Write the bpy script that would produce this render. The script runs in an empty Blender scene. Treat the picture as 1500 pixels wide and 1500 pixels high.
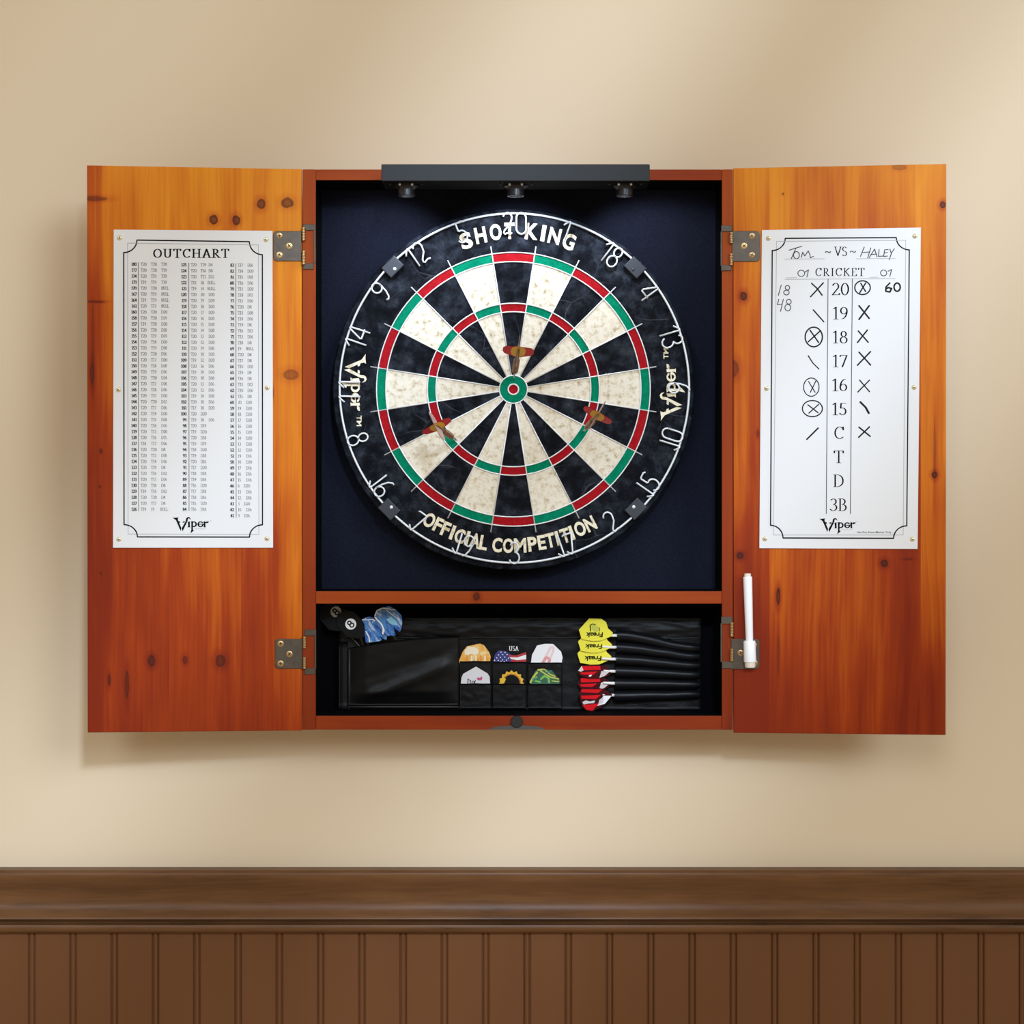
import bpy, bmesh, math, random
from mathutils import Vector, Matrix, Quaternion, noise

# ------------------------------------------------------------------ camera, world, lights
SC = bpy.context.scene
COL = SC.collection
D = 2.4                      # camera to the cabinet's front plane (m)
S = 0.00085                  # metres per photo pixel on that plane
CZ = 1.577                   # camera height (bull's eye at 1.73 m)
cam = bpy.data.cameras.new('camera')
cam.sensor_width = 36.0
cam.lens = 36.0 * (D / S) / 1500.0
cam.clip_start = 0.05
camo = bpy.data.objects.new('camera', cam)
camo.location = (0, -D, CZ)
camo.rotation_euler = (math.pi / 2, 0, 0)
COL.objects.link(camo)
SC.camera = camo
SC.view_settings.view_transform = 'Standard'
SC.view_settings.look = 'None'
SC.view_settings.exposure = 0.0
SC.view_settings.gamma = 1.0
SC.view_settings.use_curve_mapping = False

w = bpy.data.worlds.new('room_ambience')
w.use_nodes = True
bg = w.node_tree.nodes['Background']
bg.inputs['Color'].default_value = (1.0, 0.80, 0.54, 1)
bg.inputs['Strength'].default_value = 0.50
SC.world = w


def aim(o, target, roll=0.0):
    d = Vector(target) - o.location
    q = d.to_track_quat('-Z', 'Y')
    o.rotation_mode = 'QUATERNION'
    o.rotation_quaternion = q @ Quaternion((0, 0, 1), roll)


def light(name, kind, loc, target, energy, color=(1, 1, 1), roll=0.0, **kw):
    l = bpy.data.lights.new(name, kind)
    l.energy = energy
    l.color = color
    for k, v in kw.items():
        setattr(l, k, v)
    o = bpy.data.objects.new(name, l)
    o.location = loc
    COL.objects.link(o)
    aim(o, target, roll)
    return o


# soft key from the upper right (throws the cabinet's shadow down and left on the wall)
light('key_sun', 'SUN', (0.74 * 3, -3, CZ + 0.46 * 3), (0, 0, CZ), 1.22, (0.76, 0.89, 1.0), angle=math.radians(22))
# second soft light from above, a little to the left
light('overhead_sun', 'SUN', (-0.24 * 3, -3, CZ + 0.46 * 3), (0, 0, CZ), 0.58, (0.76, 0.89, 1.0), angle=math.radians(20))
# streaks of cool window light slanting across the wall
for (px, e, sx) in ((440, 400, 0.085), (1060, 330, 0.05), (-230, 150, 0.05), (1270, 430, 0.05)):
    o = light('streak_spot', 'SPOT', (0.4, -3.2, 2.9), ((px - 750) * S * 1.04, 0.095, CZ + 0.08), e, (0.62, 0.78, 1.0), math.radians(-37),
              spot_size=math.radians(60), spot_blend=1.0, shadow_soft_size=0.17)
    o.scale = (sx, 1, 1)

# ------------------------------------------------------------------ mapping from photo pixels to planes
CAM = Vector((0, -D, CZ))


def ray(px, py):
    return Vector(((px - 750) * S / D, 1.0, (750 - py) * S / D))


class Plane:
    def __init__(self, p0, n):
        self.p0 = Vector(p0)
        self.n = Vector(n).normalized()

    def __call__(self, px, py, lift=0.0):
        r = ray(px, py)
        t = ((self.p0 + self.n * lift) - CAM).dot(self.n) / r.dot(self.n)
        return CAM + r * t


def P(px, py, Y):
    return CAM + ray(px, py) * (D + Y)


def yplane(Y):
    return Plane((0, Y, 0), (0, -1, 0))


# ------------------------------------------------------------------ materials
def mat(name, color, rough=0.5, metal=0.0, spec=0.5, emit=None, estr=0.0, sheen=0.0):
    m = bpy.data.materials.new(name)
    m.use_nodes = True
    b = m.node_tree.nodes['Principled BSDF']
    b.inputs['Base Color'].default_value = (*color, 1)
    b.inputs['Roughness'].default_value = rough
    b.inputs['Metallic'].default_value = metal
    b.inputs['Specular IOR Level'].default_value = spec
    if sheen:
        b.inputs['Sheen Weight'].default_value = sheen
    if emit:
        b.inputs['Emission Color'].default_value = (*emit, 1)
        b.inputs['Emission Strength'].default_value = estr
    return m


class NT:
    """small node-building helper"""
    def __init__(self, m):
        self.m = m
        self.t = m.node_tree
        self.b = self.t.nodes['Principled BSDF']

    def n(self, typ, **kw):
        x = self.t.nodes.new(typ)
        for k, v in kw.items():
            setattr(x, k, v)
        return x

    def put(self, sock, v):
        if hasattr(v, 'is_linked') or isinstance(v, bpy.types.NodeSocket):
            self.t.links.new(v, sock)
        else:
            sock.default_value = v

    def math(self, op, a, b=0.0, c=0.0):
        x = self.n('ShaderNodeMath', operation=op)
        self.put(x.inputs[0], a); self.put(x.inputs[1], b); self.put(x.inputs[2], c)
        return x.outputs[0]

    def vmath(self, op, a, b=(0, 0, 0)):
        x = self.n('ShaderNodeVectorMath', operation=op)
        self.put(x.inputs[0], a); self.put(x.inputs[1], b)
        return x.outputs['Value'] if op in ('LENGTH', 'DOT_PRODUCT') else x.outputs[0]

    def objco(self):
        return self.n('ShaderNodeTexCoord').outputs['Object']

    def sep(self, v):
        x = self.n('ShaderNodeSeparateXYZ'); self.put(x.inputs[0], v)
        return x.outputs

    def comb(self, x, y, z):
        c = self.n('ShaderNodeCombineXYZ')
        self.put(c.inputs[0], x); self.put(c.inputs[1], y); self.put(c.inputs[2], z)
        return c.outputs[0]

    def noise(self, v, scale=5.0, detail=3.0, rough=0.5, dist=0.0):
        x = self.n('ShaderNodeTexNoise')
        self.put(x.inputs['Vector'], v)
        x.inputs['Scale'].default_value = scale
        x.inputs['Detail'].default_value = detail
        x.inputs['Roughness'].default_value = rough
        x.inputs['Distortion'].default_value = dist
        return x.outputs['Fac']

    def rng(self, v, a, b, c=0.0, d=1.0, smooth=True):
        x = self.n('ShaderNodeMapRange')
        x.interpolation_type = 'SMOOTHSTEP' if smooth else 'LINEAR'
        self.put(x.inputs[0], v)
        for i, q in enumerate((a, b, c, d)):
            x.inputs[1 + i].default_value = q
        return x.outputs[0]

    def ramp(self, v, stops):
        x = self.n('ShaderNodeValToRGB')
        self.put(x.inputs[0], v)
        e = x.color_ramp.elements
        while len(e) > 1:
            e.remove(e[-1])
        e[0].position = stops[0][0]; e[0].color = (*stops[0][1], 1)
        for p, c in stops[1:]:
            q = e.new(p); q.color = (*c, 1)
        return x.outputs[0]

    def mix(self, f, a, b):
        x = self.n('ShaderNodeMix', data_type='RGBA')
        self.put(x.inputs[0], f)
        for i, q in ((6, a), (7, b)):
            self.put(x.inputs[i], (*q, 1) if isinstance(q, tuple) else q)
        return x.outputs[2]

    def color(self, c):
        self.put(self.b.inputs['Base Color'], c)

    def bump(self, h, strength=0.2, dist=0.001):
        x = self.n('ShaderNodeBump')
        x.inputs['Strength'].default_value = strength
        x.inputs['Distance'].default_value = dist
        self.put(x.inputs['Height'], h)
        self.put(self.b.inputs['Normal'], x.outputs[0])


GOLD = [(0.0, (0.70, 0.25, 0.016)), (0.25, (0.58, 0.165, 0.010)), (0.48, (0.44, 0.088, 0.007)), (0.72, (0.29, 0.036, 0.005)), (1.0, (0.19, 0.019, 0.005))]


def wood(name, seed=0.0, stops=GOLD, knots=(), axis='Z', plank=0.085, bias=0.0, slope=0.0, ref=0.0, big=1.2, rough=0.42, fine=0.42, edges=None, bands=(), stretch=1.0):
    m = mat(name, (0.4, 0.15, 0.03), rough, spec=0.09)
    N = NT(m)
    co = N.objco()
    s = N.sep(co)
    x, y, z = s[0], s[1], s[2]
    if axis == 'X':
        x, z = s[2], s[0]
    # glued-up planks, each with its own tone and its own run of grain
    pf = N.math('FLOOR', N.math('ADD', N.math('MULTIPLY', x, 1.0 / plank), seed + 100.37))
    wn = N.n('ShaderNodeTexWhiteNoise', noise_dimensions='1D')
    N.put(wn.inputs['W'], pf)
    r = wn.outputs['Value']
    bend = N.noise(N.comb(N.math('MULTIPLY', x, 5.0), N.math('MULTIPLY', r, 31.0), N.math('MULTIPLY', z, 2.2)), 1.0, 2.0)
    xb = N.math('ADD', x, N.math('MULTIPLY', bend, 0.026))
    g = N.noise(N.comb(xb, N.math('ADD', N.math('MULTIPLY', r, 7.0), seed), N.math('MULTIPLY', z, 0.03 * stretch)), 260.0, 5.0, 0.6)
    g3 = N.noise(N.comb(xb, N.math('ADD', N.math('MULTIPLY', r, 9.0), seed + 3), N.math('MULTIPLY', z, 0.05 * stretch)), 60.0, 3.0, 0.5)
    lg = N.noise(N.comb(N.math('MULTIPLY', xb, 11.0), N.math('ADD', N.math('MULTIPLY', r, 17.0), seed), N.math('MULTIPLY', z, 2.6)), 1.0, 3.0, 0.55)
    t = N.math('ADD', N.math('MULTIPLY', N.math('SUBTRACT', lg, 0.5), big), 0.40 + bias)
    t = N.math('ADD', t, N.math('MULTIPLY', N.math('SUBTRACT', r, 0.5), 0.16))
    t = N.math('ADD', t, N.math('MULTIPLY', N.math('SUBTRACT', g, 0.5), fine))
    t = N.math('ADD', t, N.math('MULTIPLY', N.math('SUBTRACT', g3, 0.5), fine * 1.2))
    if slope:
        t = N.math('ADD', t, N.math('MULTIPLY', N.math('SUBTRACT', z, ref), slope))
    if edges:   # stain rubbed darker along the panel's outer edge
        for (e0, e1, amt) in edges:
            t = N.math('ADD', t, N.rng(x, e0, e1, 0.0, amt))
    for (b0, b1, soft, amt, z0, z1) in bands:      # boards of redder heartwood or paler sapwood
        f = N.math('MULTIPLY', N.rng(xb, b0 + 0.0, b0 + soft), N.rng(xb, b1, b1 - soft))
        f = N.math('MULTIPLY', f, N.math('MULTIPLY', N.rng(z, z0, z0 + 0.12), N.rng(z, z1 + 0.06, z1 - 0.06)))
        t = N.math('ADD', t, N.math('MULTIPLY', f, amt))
    kn = None
    wob = N.noise(co, 160.0, 2.0)
    for (kx, kz, a, b, amt) in knots:
        d = N.vmath('LENGTH', N.vmath('MULTIPLY', N.vmath('SUBTRACT', co, (kx, 0, kz)), (1 / a, 0, 1 / b)))
        d = N.math('ADD', d, N.math('MULTIPLY', N.math('SUBTRACT', wob, 0.5), 0.5))
        f = N.math('MULTIPLY', N.rng(d, 1.15, 0.85, 0.0, amt), N.rng(d, 0.35, 0.85, 0.78, 1.0))
        t = N.math('ADD', t, N.rng(d, 2.6, 0.9, 0.0, 0.22 * amt))
        kn = f if kn is None else N.math('MAXIMUM', kn, f)
    c = N.ramp(t, stops)
    if kn is not None:
        c = N.mix(kn, c, (0.045, 0.012, 0.007))
    N.color(c)
    N.bump(g, 0.06, 0.0004)
    return m


M = {}


def make_materials():
    # wall paint
    m = mat('wall_paint', (0.670, 0.540, 0.385), 0.8, spec=0.15)
    N = NT(m)
    N.bump(N.noise(N.objco(), 350.0, 3.0), 0.04, 0.0005)
    M['wall'] = m
    brown = [(0.0, (0.155, 0.070, 0.026)), (0.45, (0.115, 0.049, 0.018)), (0.65, (0.085, 0.036, 0.013)), (0.85, (0.028, 0.012, 0.005))]
    M['rail'] = wood('rail_wood', 3.1, brown, axis='X', plank=3.0, big=0.7, fine=0.85, rough=0.38, bias=0.06, stretch=2.2)
    M['rail'].node_tree.nodes['Principled BSDF'].inputs['Specular IOR Level'].default_value = 0.22
    m = mat('panel_brown', (0.130, 0.068, 0.035), 0.45, spec=0.16)
    N = NT(m)
    s = N.sep(N.objco())
    N.color(N.mix(N.noise(N.comb(s[0], s[1], N.math('MULTIPLY', s[2], 0.1)), 14.0, 4.0), (0.113, 0.043, 0.015), (0.143, 0.057, 0.021)))
    N.bump(N.noise(N.objco(), 200.0, 3.0), 0.03, 0.0005)
    M['panel'] = m
    red = [(0.0, (0.38, 0.078, 0.011)), (0.4, (0.26, 0.038, 0.007)), (0.7, (0.15, 0.016, 0.005)), (1.0, (0.085, 0.009, 0.004))]
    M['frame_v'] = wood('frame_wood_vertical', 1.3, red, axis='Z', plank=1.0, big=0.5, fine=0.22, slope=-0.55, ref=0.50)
    M['frame_h'] = wood('frame_wood_horizontal', 2.2, red, axis='X', plank=1.0, big=0.9, fine=0.22)
    # felt
    m = mat('navy_felt', (0.010, 0.012, 0.024), 0.95, spec=0.03)
    N = NT(m)
    n = N.noise(N.objco(), 700.0, 2.0)
    N.color(N.mix(n, (0.0045, 0.0052, 0.0095), (0.0165, 0.019, 0.034)))
    N.bump(n, 0.25, 0.0006)
    M['felt'] = m
    M['blackfelt'] = mat('black_felt', (0.002, 0.002, 0.003), 0.95, spec=0.05)
    # sisal
    def sisal(name, stops, crack=None, sc=55.0):
        m = mat(name, (0.5, 0.5, 0.5), 0.9, spec=0.05)
        N = NT(m)
        co = N.objco()
        n1 = N.noise(co, sc, 5.0, 0.65)
        c = N.ramp(n1, stops)
        if crack:
            v = N.n('ShaderNodeTexVoronoi', feature='DISTANCE_TO_EDGE')
            v.inputs['Scale'].default_value = 15.0
            wv = N.n('ShaderNodeTexNoise'); wv.inputs['Scale'].default_value = 9.0
            N.put(wv.inputs['Vector'], co)
            N.put(v.inputs['Vector'], N.vmath('ADD', co, N.vmath('MULTIPLY', wv.outputs['Color'], (0.05, 0.05, 0.05))))
            f = N.math('MULTIPLY', N.rng(v.outputs['Distance'], 0.010, 0.0), N.rng(N.noise(co, 18.0, 2.0), 0.45, 0.7))
            c = N.mix(N.math('MULTIPLY', f, 0.55), c, crack)
        N.color(c)
        N.bump(N.noise(co, 500.0, 2.0), 0.15, 0.0005)
        return m
    M['sblack'] = sisal('black_sisal', [(0.30, (0.0032, 0.0036, 0.0050)), (0.47, (0.0080, 0.0092, 0.0130)), (0.60, (0.020, 0.024, 0.033)), (0.78, (0.050, 0.057, 0.074))], (0.10, 0.11, 0.13), 60.0)
    M['scream'] = sisal('cream_sisal', [(0.32, (0.40, 0.31, 0.20)), (0.43, (0.66, 0.59, 0.46)), (0.54, (0.77, 0.72, 0.62))], None, 130.0)
    M['sred'] = sisal('red_sisal', [(0.3, (0.28, 0.006, 0.011)), (0.7, (0.40, 0.012, 0.018))], None, 200.0)
    M['sgreen'] = sisal('green_sisal', [(0.3, (0.0, 0.16, 0.085)), (0.7, (0.003, 0.24, 0.13))], None, 200.0)
    M['wire'] = mat('steel_wire', (0.80, 0.82, 0.85), 0.35, metal=0.35)
    M['ringwire'] = mat('number_wire', (0.74, 0.78, 0.84), 0.35, metal=0.3)
    m = mat('cream_lettering', (0.80, 0.74, 0.58), 0.8, spec=0.2)
    N = NT(m)
    N.color(N.ramp(N.noise(N.objco(), 220.0, 3.0), [(0.33, (0.52, 0.43, 0.27)), (0.48, (0.82, 0.76, 0.60))]))
    M['letter'] = m
    M['clip'] = mat('dark_clip', (0.022, 0.026, 0.037), 0.5, metal=0.1)
    M['rivet'] = mat('rivet', (0.75, 0.77, 0.8), 0.35, metal=0.2)
    # metals
    m = mat('antique_brass', (0.13, 0.095, 0.065), 0.42, metal=0.6)
    N = NT(m)
    N.color(N.mix(N.noise(N.objco(), 130.0, 3.0), (0.055, 0.043, 0.034), (0.115, 0.088, 0.062)))
    M['brass'] = m
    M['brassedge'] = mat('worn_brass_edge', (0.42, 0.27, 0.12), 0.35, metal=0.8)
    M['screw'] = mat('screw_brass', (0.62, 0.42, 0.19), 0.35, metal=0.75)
    M['screwslot'] = mat('screw_recess', (0.035, 0.020, 0.010), 0.6)
    M['tack'] = mat('bright_brass', (0.85, 0.76, 0.50), 0.25, metal=0.7)
    M['tackslot'] = mat('tack_recess', (0.10, 0.08, 0.05), 0.5)
    # light bar
    M['bar'] = mat('anthracite_metal', (0.028, 0.031, 0.035), 0.5, spec=0.18)
    M['barunder'] = mat('bar_black', (0.003, 0.003, 0.0035), 0.8, spec=0.1)
    M['lamp'] = mat('lamp_black_metal', (0.030, 0.030, 0.034), 0.28, metal=0.6)
    M['lens'] = mat('lamp_lens', (0.8, 0.85, 1.0), 0.3, emit=(0.85, 0.92, 1.0), estr=6.0)
    # printed boards
    M['white'] = mat('white_board', (0.70, 0.69, 0.69), 0.30, spec=0.3)
    M['ink'] = mat('black_ink', (0.003, 0.003, 0.004), 0.6, spec=0.08)
    M['inkmid'] = mat('grey_ink', (0.050, 0.051, 0.056), 0.6, spec=0.08)
    M['inklite'] = mat('pale_grey_ink', (0.34, 0.345, 0.36), 0.5)
    M['pen'] = mat('marker_ink', (0.018, 0.014, 0.014), 0.6, spec=0.08)
    M['penlite'] = mat('thin_marker_ink', (0.060, 0.055, 0.058), 0.6, spec=0.08)
    M['plastic'] = mat('white_plastic', (0.84, 0.84, 0.86), 0.35)
    M['eraser'] = mat('cream_plastic', (0.70, 0.63, 0.54), 0.6)
    M['rubber'] = mat('dark_rubber', (0.020, 0.018, 0.018), 0.6, spec=0.2)
    M['notchgrey'] = mat('notch_grey', (0.055, 0.042, 0.038), 0.5)
    # wallet
    m = mat('black_nylon', (0.012, 0.012, 0.013), 0.40, spec=0.16)
    N = NT(m)
    co = N.objco()
    N.color(N.mix(N.noise(co, 60.0, 3.0), (0.0025, 0.0025, 0.003), (0.006, 0.006, 0.007)))
    N.bump(N.math('ADD', N.noise(co, 1200.0, 1.0), N.math('MULTIPLY', N.noise(co, 90.0, 3.0), 2.0)), 0.25, 0.0012)
    M['nylon'] = m
    M['leather'] = mat('black_leatherette', (0.004, 0.004, 0.0045), 0.38, spec=0.18)
    N = NT(M['leather'])
    N.bump(N.noise(N.objco(), 45.0, 3.0), 0.25, 0.002)
    M['sleeve'] = mat('sleeve_satin', (0.004, 0.004, 0.005), 0.36, spec=0.18)
    M['trim'] = mat('wallet_piping', (0.035, 0.034, 0.033), 0.45)
    # darts
    M['point'] = mat('dart_steel', (0.55, 0.55, 0.56), 0.25, metal=0.9)
    M['barrel'] = mat('dart_brass', (0.26, 0.125, 0.06), 0.32, metal=0.6)
    M['shaft'] = mat('dark_shaft', (0.16, 0.10, 0.045), 0.35)
    M['wshaft'] = mat('white_shaft', (0.78, 0.74, 0.70), 0.35)
    M['kshaft'] = mat('black_shaft', (0.012, 0.012, 0.012), 0.35)
    M['fred'] = mat('flight_red', (0.62, 0.006, 0.012), 0.35, spec=0.12)
    M['fdred'] = mat('flight_dark_red', (0.055, 0.004, 0.007), 0.3, spec=0.12)
    M['fyel'] = mat('flight_gold', (0.85, 0.52, 0.03), 0.35, spec=0.12)
    M['fpink'] = mat('flight_pale', (0.72, 0.50, 0.48), 0.35, spec=0.12)
    M['yellow'] = mat('flight_yellow', (0.74, 0.66, 0.035), 0.4)
    M['fblack'] = mat('flight_black', (0.0045, 0.0045, 0.005), 0.5, spec=0.12)
    M['ball'] = mat('ball_white', (0.80, 0.80, 0.80), 0.4)
    M['fwhite'] = mat('flight_white', (0.80, 0.79, 0.80), 0.4)
    M['fsilver'] = mat('flight_silver', (0.66, 0.60, 0.62), 0.3, metal=0.3)
    m = mat('flight_blue_swirl', (0.05, 0.2, 0.6), 0.35)
    N = NT(m)
    s = N.sep(N.objco())
    d1 = N.math('SUBTRACT', N.math('MULTIPLY', s[0], 0.75), N.math('MULTIPLY', s[2], -0.66))
    n = N.noise(N.comb(N.math('MULTIPLY', d1, 3.2), 0.0, N.math('MULTIPLY', N.math('SUBTRACT', s[2], s[0]), 0.5)), 75.0, 4.0, 0.6, 0.8)
    N.color(N.ramp(n, [(0.30, (0.006, 0.018, 0.14)), (0.42, (0.008, 0.075, 0.36)), (0.52, (0.06, 0.24, 0.52)), (0.58, (0.02, 0.09, 0.38)), (0.67, (0.45, 0.58, 0.72)), (0.74, (0.01, 0.05, 0.30))]))
    M['blue'] = m
    m = mat('flight_orange', (0.8, 0.4, 0.05), 0.4)
    N = NT(m)
    N.color(N.ramp(N.noise(N.objco(), 130.0, 3.0), [(0.35, (0.75, 0.32, 0.03)), (0.55, (0.80, 0.45, 0.10)), (0.68, (0.85, 0.72, 0.45))]))
    M['orange'] = m
    M['navy'] = mat('print_navy', (0.018, 0.025, 0.17), 0.4)
    M['flagred'] = mat('print_red', (0.42, 0.02, 0.03), 0.4)
    M['pinkprint'] = mat('print_pink', (0.70, 0.30, 0.31), 0.4)
    M['palepink'] = mat('print_pale_pink', (0.78, 0.56, 0.56), 0.4)
    M['magenta'] = mat('print_magenta', (0.50, 0.07, 0.20), 0.4)
    M['flame'] = mat('print_flame', (0.72, 0.42, 0.02), 0.4)
    M['flameo'] = mat('print_flame_orange', (0.45, 0.16, 0.02), 0.4)
    M['green'] = mat('print_green', (0.16, 0.42, 0.07), 0.4)
    M['dgreen'] = mat('print_dark_green', (0.02, 0.10, 0.06), 0.4)
    M['ygreen'] = mat('print_yellow_green', (0.48, 0.48, 0.06), 0.4)
    M['cream'] = mat('print_cream', (0.85, 0.75, 0.58), 0.4)


make_materials()


# ------------------------------------------------------------------ mesh helpers
PRINTED = ('title', 'score_columns', 'logo', 'printed_lettering', 'lettering', 'printed_border', 'handwritten_name', 'handwritten_score', 'tally_mark', 'print')


def basis(o):
    m = o.matrix_basis.copy()
    return basis(o.parent) @ m if o.parent else m


def empty(name, loc, label, cat, group=None):
    o = bpy.data.objects.new(name, None)
    o.empty_display_size = 0.03
    o.location = loc
    COL.objects.link(o)
    o['label'] = label
    o['category'] = cat
    if group:
        o['group'] = group
    return o


def done(name, bm, mats, parent=None, smooth=False, loc=None, autosmooth=None):
    """bm is in world space; links ONE mesh object under parent"""
    if name in PRINTED:      # layers of ink: later strokes lie a hair above earlier ones, all facing the room
        bm.normal_update()
        seen = set()
        for i, f in enumerate(bm.faces):
            if f.normal.y > 0:
                f.normal_flip()
            if not any(v in seen for v in f.verts):
                for v in f.verts:
                    v.co.y -= (i % 40) * 4e-6
            seen.update(f.verts)
    me = bpy.data.meshes.new(name)
    bm.to_mesh(me)
    bm.free()
    if not isinstance(mats, (list, tuple)):
        mats = [mats]
    for m in mats:
        me.materials.append(m)
    if smooth:
        for p in me.polygons:
            p.use_smooth = True
        if autosmooth is not None:
            me.set_sharp_from_angle(angle=math.radians(autosmooth))
    o = bpy.data.objects.new(name, me)
    if parent:
        o.parent = parent
        me.transform(basis(parent).inverted())
    elif loc is not None:
        o.location = loc
        me.transform(Matrix.Translation(-Vector(loc)))
    COL.objects.link(o)
    return o


def hexa(bm, c, mi=0):
    """8 corners: 4 of one face then 4 of the opposite face"""
    v = [bm.verts.new(p) for p in c]
    fs = [(3, 2, 1, 0), (4, 5, 6, 7), (0, 1, 5, 4), (1, 2, 6, 5), (2, 3, 7, 6), (3, 0, 4, 7)]
    out = []
    for f in fs:
        q = bm.faces.new([v[i] for i in f])
        q.material_index = mi
        out.append(q)
    return v, out


def box(bm, x0, x1, y0, y1, z0, z1, bev=0.0, mi=0, seg=2):
    c = [(x0, y0, z0), (x1, y0, z0), (x1, y0, z1), (x0, y0, z1), (x0, y1, z0), (x1, y1, z0), (x1, y1, z1), (x0, y1, z1)]
    v, f = hexa(bm, c, mi)
    bmesh.ops.recalc_face_normals(bm, faces=f)
    if bev:
        es = list({e for q in f for e in q.edges})
        bmesh.ops.bevel(bm, geom=es, offset=bev, segments=seg, profile=0.5, affect='EDGES', material=-1)


def prism(bm, poly, pl, l0, l1, mi=0, bev=0.0, side=None):
    """polygon given in photo pixels on plane pl, extruded from lift l0 (back) to l1 (front)"""
    a = [bm.verts.new(pl(x, y, l1)) for x, y in poly]
    ctr = [pl(x, y, l1) for x, y in poly]
    b = [bm.verts.new(p - pl.n * (l1 - l0)) for p in ctr]
    n = len(poly)
    fs = [bm.faces.new(a), bm.faces.new(b[::-1])]
    for f in fs:
        f.material_index = mi
    for i in range(n):
        f = bm.faces.new((a[i], b[i], b[(i + 1) % n], a[(i + 1) % n]))
        f.material_index = mi if side is None else side
        fs.append(f)
    bmesh.ops.recalc_face_normals(bm, faces=fs)
    if bev:
        es = list(fs[0].edges)
        bmesh.ops.bevel(bm, geom=es, offset=bev, segments=2, profile=0.5, affect='EDGES', material=-1)


def flat(bm, pts3, mi=0):
    vs = [bm.verts.new(p) for p in pts3]
    f = bm.faces.new(vs)
    f.material_index = mi
    return f


def tube(bm, pts, r, n=8, closed=False, mi=0, caps=True):
    pts = [Vector(p) for p in pts]
    m = len(pts)
    rings = []
    up = None
    for i, p in enumerate(pts):
        if closed:
            t = (pts[(i + 1) % m] - pts[i - 1])
        else:
            t = pts[min(i + 1, m - 1)] - pts[max(i - 1, 0)]
        t.normalize()
        if up is None:
            up = Vector((0, 1, 0)) if abs(t.y) < 0.9 else Vector((1, 0, 0))
        a = (up - t * up.dot(t)).normalized()
        b = t.cross(a)
        up = a
        rr = r[i] if isinstance(r, (list, tuple)) else r
        rings.append([bm.verts.new(p + (a * math.cos(2 * math.pi * k / n) + b * math.sin(2 * math.pi * k / n)) * rr) for k in range(n)])
    for i in range(m if closed else m - 1):
        A, B = rings[i], rings[(i + 1) % m]
        for k in range(n):
            f = bm.faces.new((A[k], A[(k + 1) % n], B[(k + 1) % n], B[k]))
            f.material_index = mi
    if caps and not closed:
        bm.faces.new(rings[0][::-1]).material_index = mi
        bm.faces.new(rings[-1]).material_index = mi


def lathe(bm, c, ax, prof, n=24, mi=0):
    """prof: (radius, height along ax) from c"""
    ax = Vector(ax).normalized()
    a = ax.orthogonal().normalized()
    b = ax.cross(a)
    c = Vector(c)
    rings = []
    for r, h in prof:
        if r < 1e-7:
            rings.append([bm.verts.new(c + ax * h)])
        else:
            rings.append([bm.verts.new(c + ax * h + (a * math.cos(2 * math.pi * k / n) + b * math.sin(2 * math.pi * k / n)) * r) for k in range(n)])
    fs = []
    for A, B in zip(rings, rings[1:]):
        for k in range(n):
            q = [A[k % len(A)], A[(k + 1) % len(A)], B[(k + 1) % len(B)], B[k % len(B)]]
            u = []
            for v in q:
                if v not in u:
                    u.append(v)
            if len(u) > 2:
                f = bm.faces.new(u)
                f.material_index = mi
                fs.append(f)
    for R, rev in ((rings[0], True), (rings[-1], False)):
        if len(R) > 2:
            f = bm.faces.new(R[::-1] if rev else R)
            f.material_index = mi
            fs.append(f)
    bmesh.ops.recalc_face_normals(bm, faces=fs)


def circ(cx, cy, r, n=48, r2=None, a0=0.0):
    r2 = r if r2 is None else r2
    return [(cx + r * math.cos(a0 + 2 * math.pi * k / n), cy + r2 * math.sin(a0 + 2 * math.pi * k / n)) for k in range(n)]


# ------------------------------------------------------------------ flat lettering
def hull(pts):
    pts = sorted(set((round(x, 6), round(y, 6)) for x, y in pts))
    if len(pts) < 3:
        return pts

    def half(ps):
        h = []
        for p in ps:
            while len(h) > 1 and (h[-1][0] - h[-2][0]) * (p[1] - h[-2][1]) - (h[-1][1] - h[-2][1]) * (p[0] - h[-2][0]) <= 0:
                h.pop()
            h.append(p)
        return h
    a = half(pts)
    b = half(pts[::-1])
    return a[:-1] + b[:-1]


def nibstroke(bm, pts, wx, wy, f3, n=8, mi=0, taper=None):
    """sweep an elliptical nib (full widths wx, wy) along 2D pts; f3 maps 2D to 3D"""
    m = len(pts)
    for i in range(m - 1):
        hp = []
        for j in (i, i + 1):
            k = 1.0 if taper is None else taper[0] + (taper[1] - taper[0]) * j / (m - 1)
            hp += [(pts[j][0] + wx * k / 2 * math.cos(2 * math.pi * q / n + 0.39), pts[j][1] + wy * k / 2 * math.sin(2 * math.pi * q / n + 0.39)) for q in range(n)]
        h = hull(hp)
        if len(h) > 2:
            flat(bm, [f3(x, y) for x, y in h], mi)


def arc(cx, cy, rx, ry, a0, a1, n=10):
    return [(cx + rx * math.cos(math.radians(a0 + (a1 - a0) * i / n)), cy + ry * math.sin(math.radians(a0 + (a1 - a0) * i / n))) for i in range(n + 1)]


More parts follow.
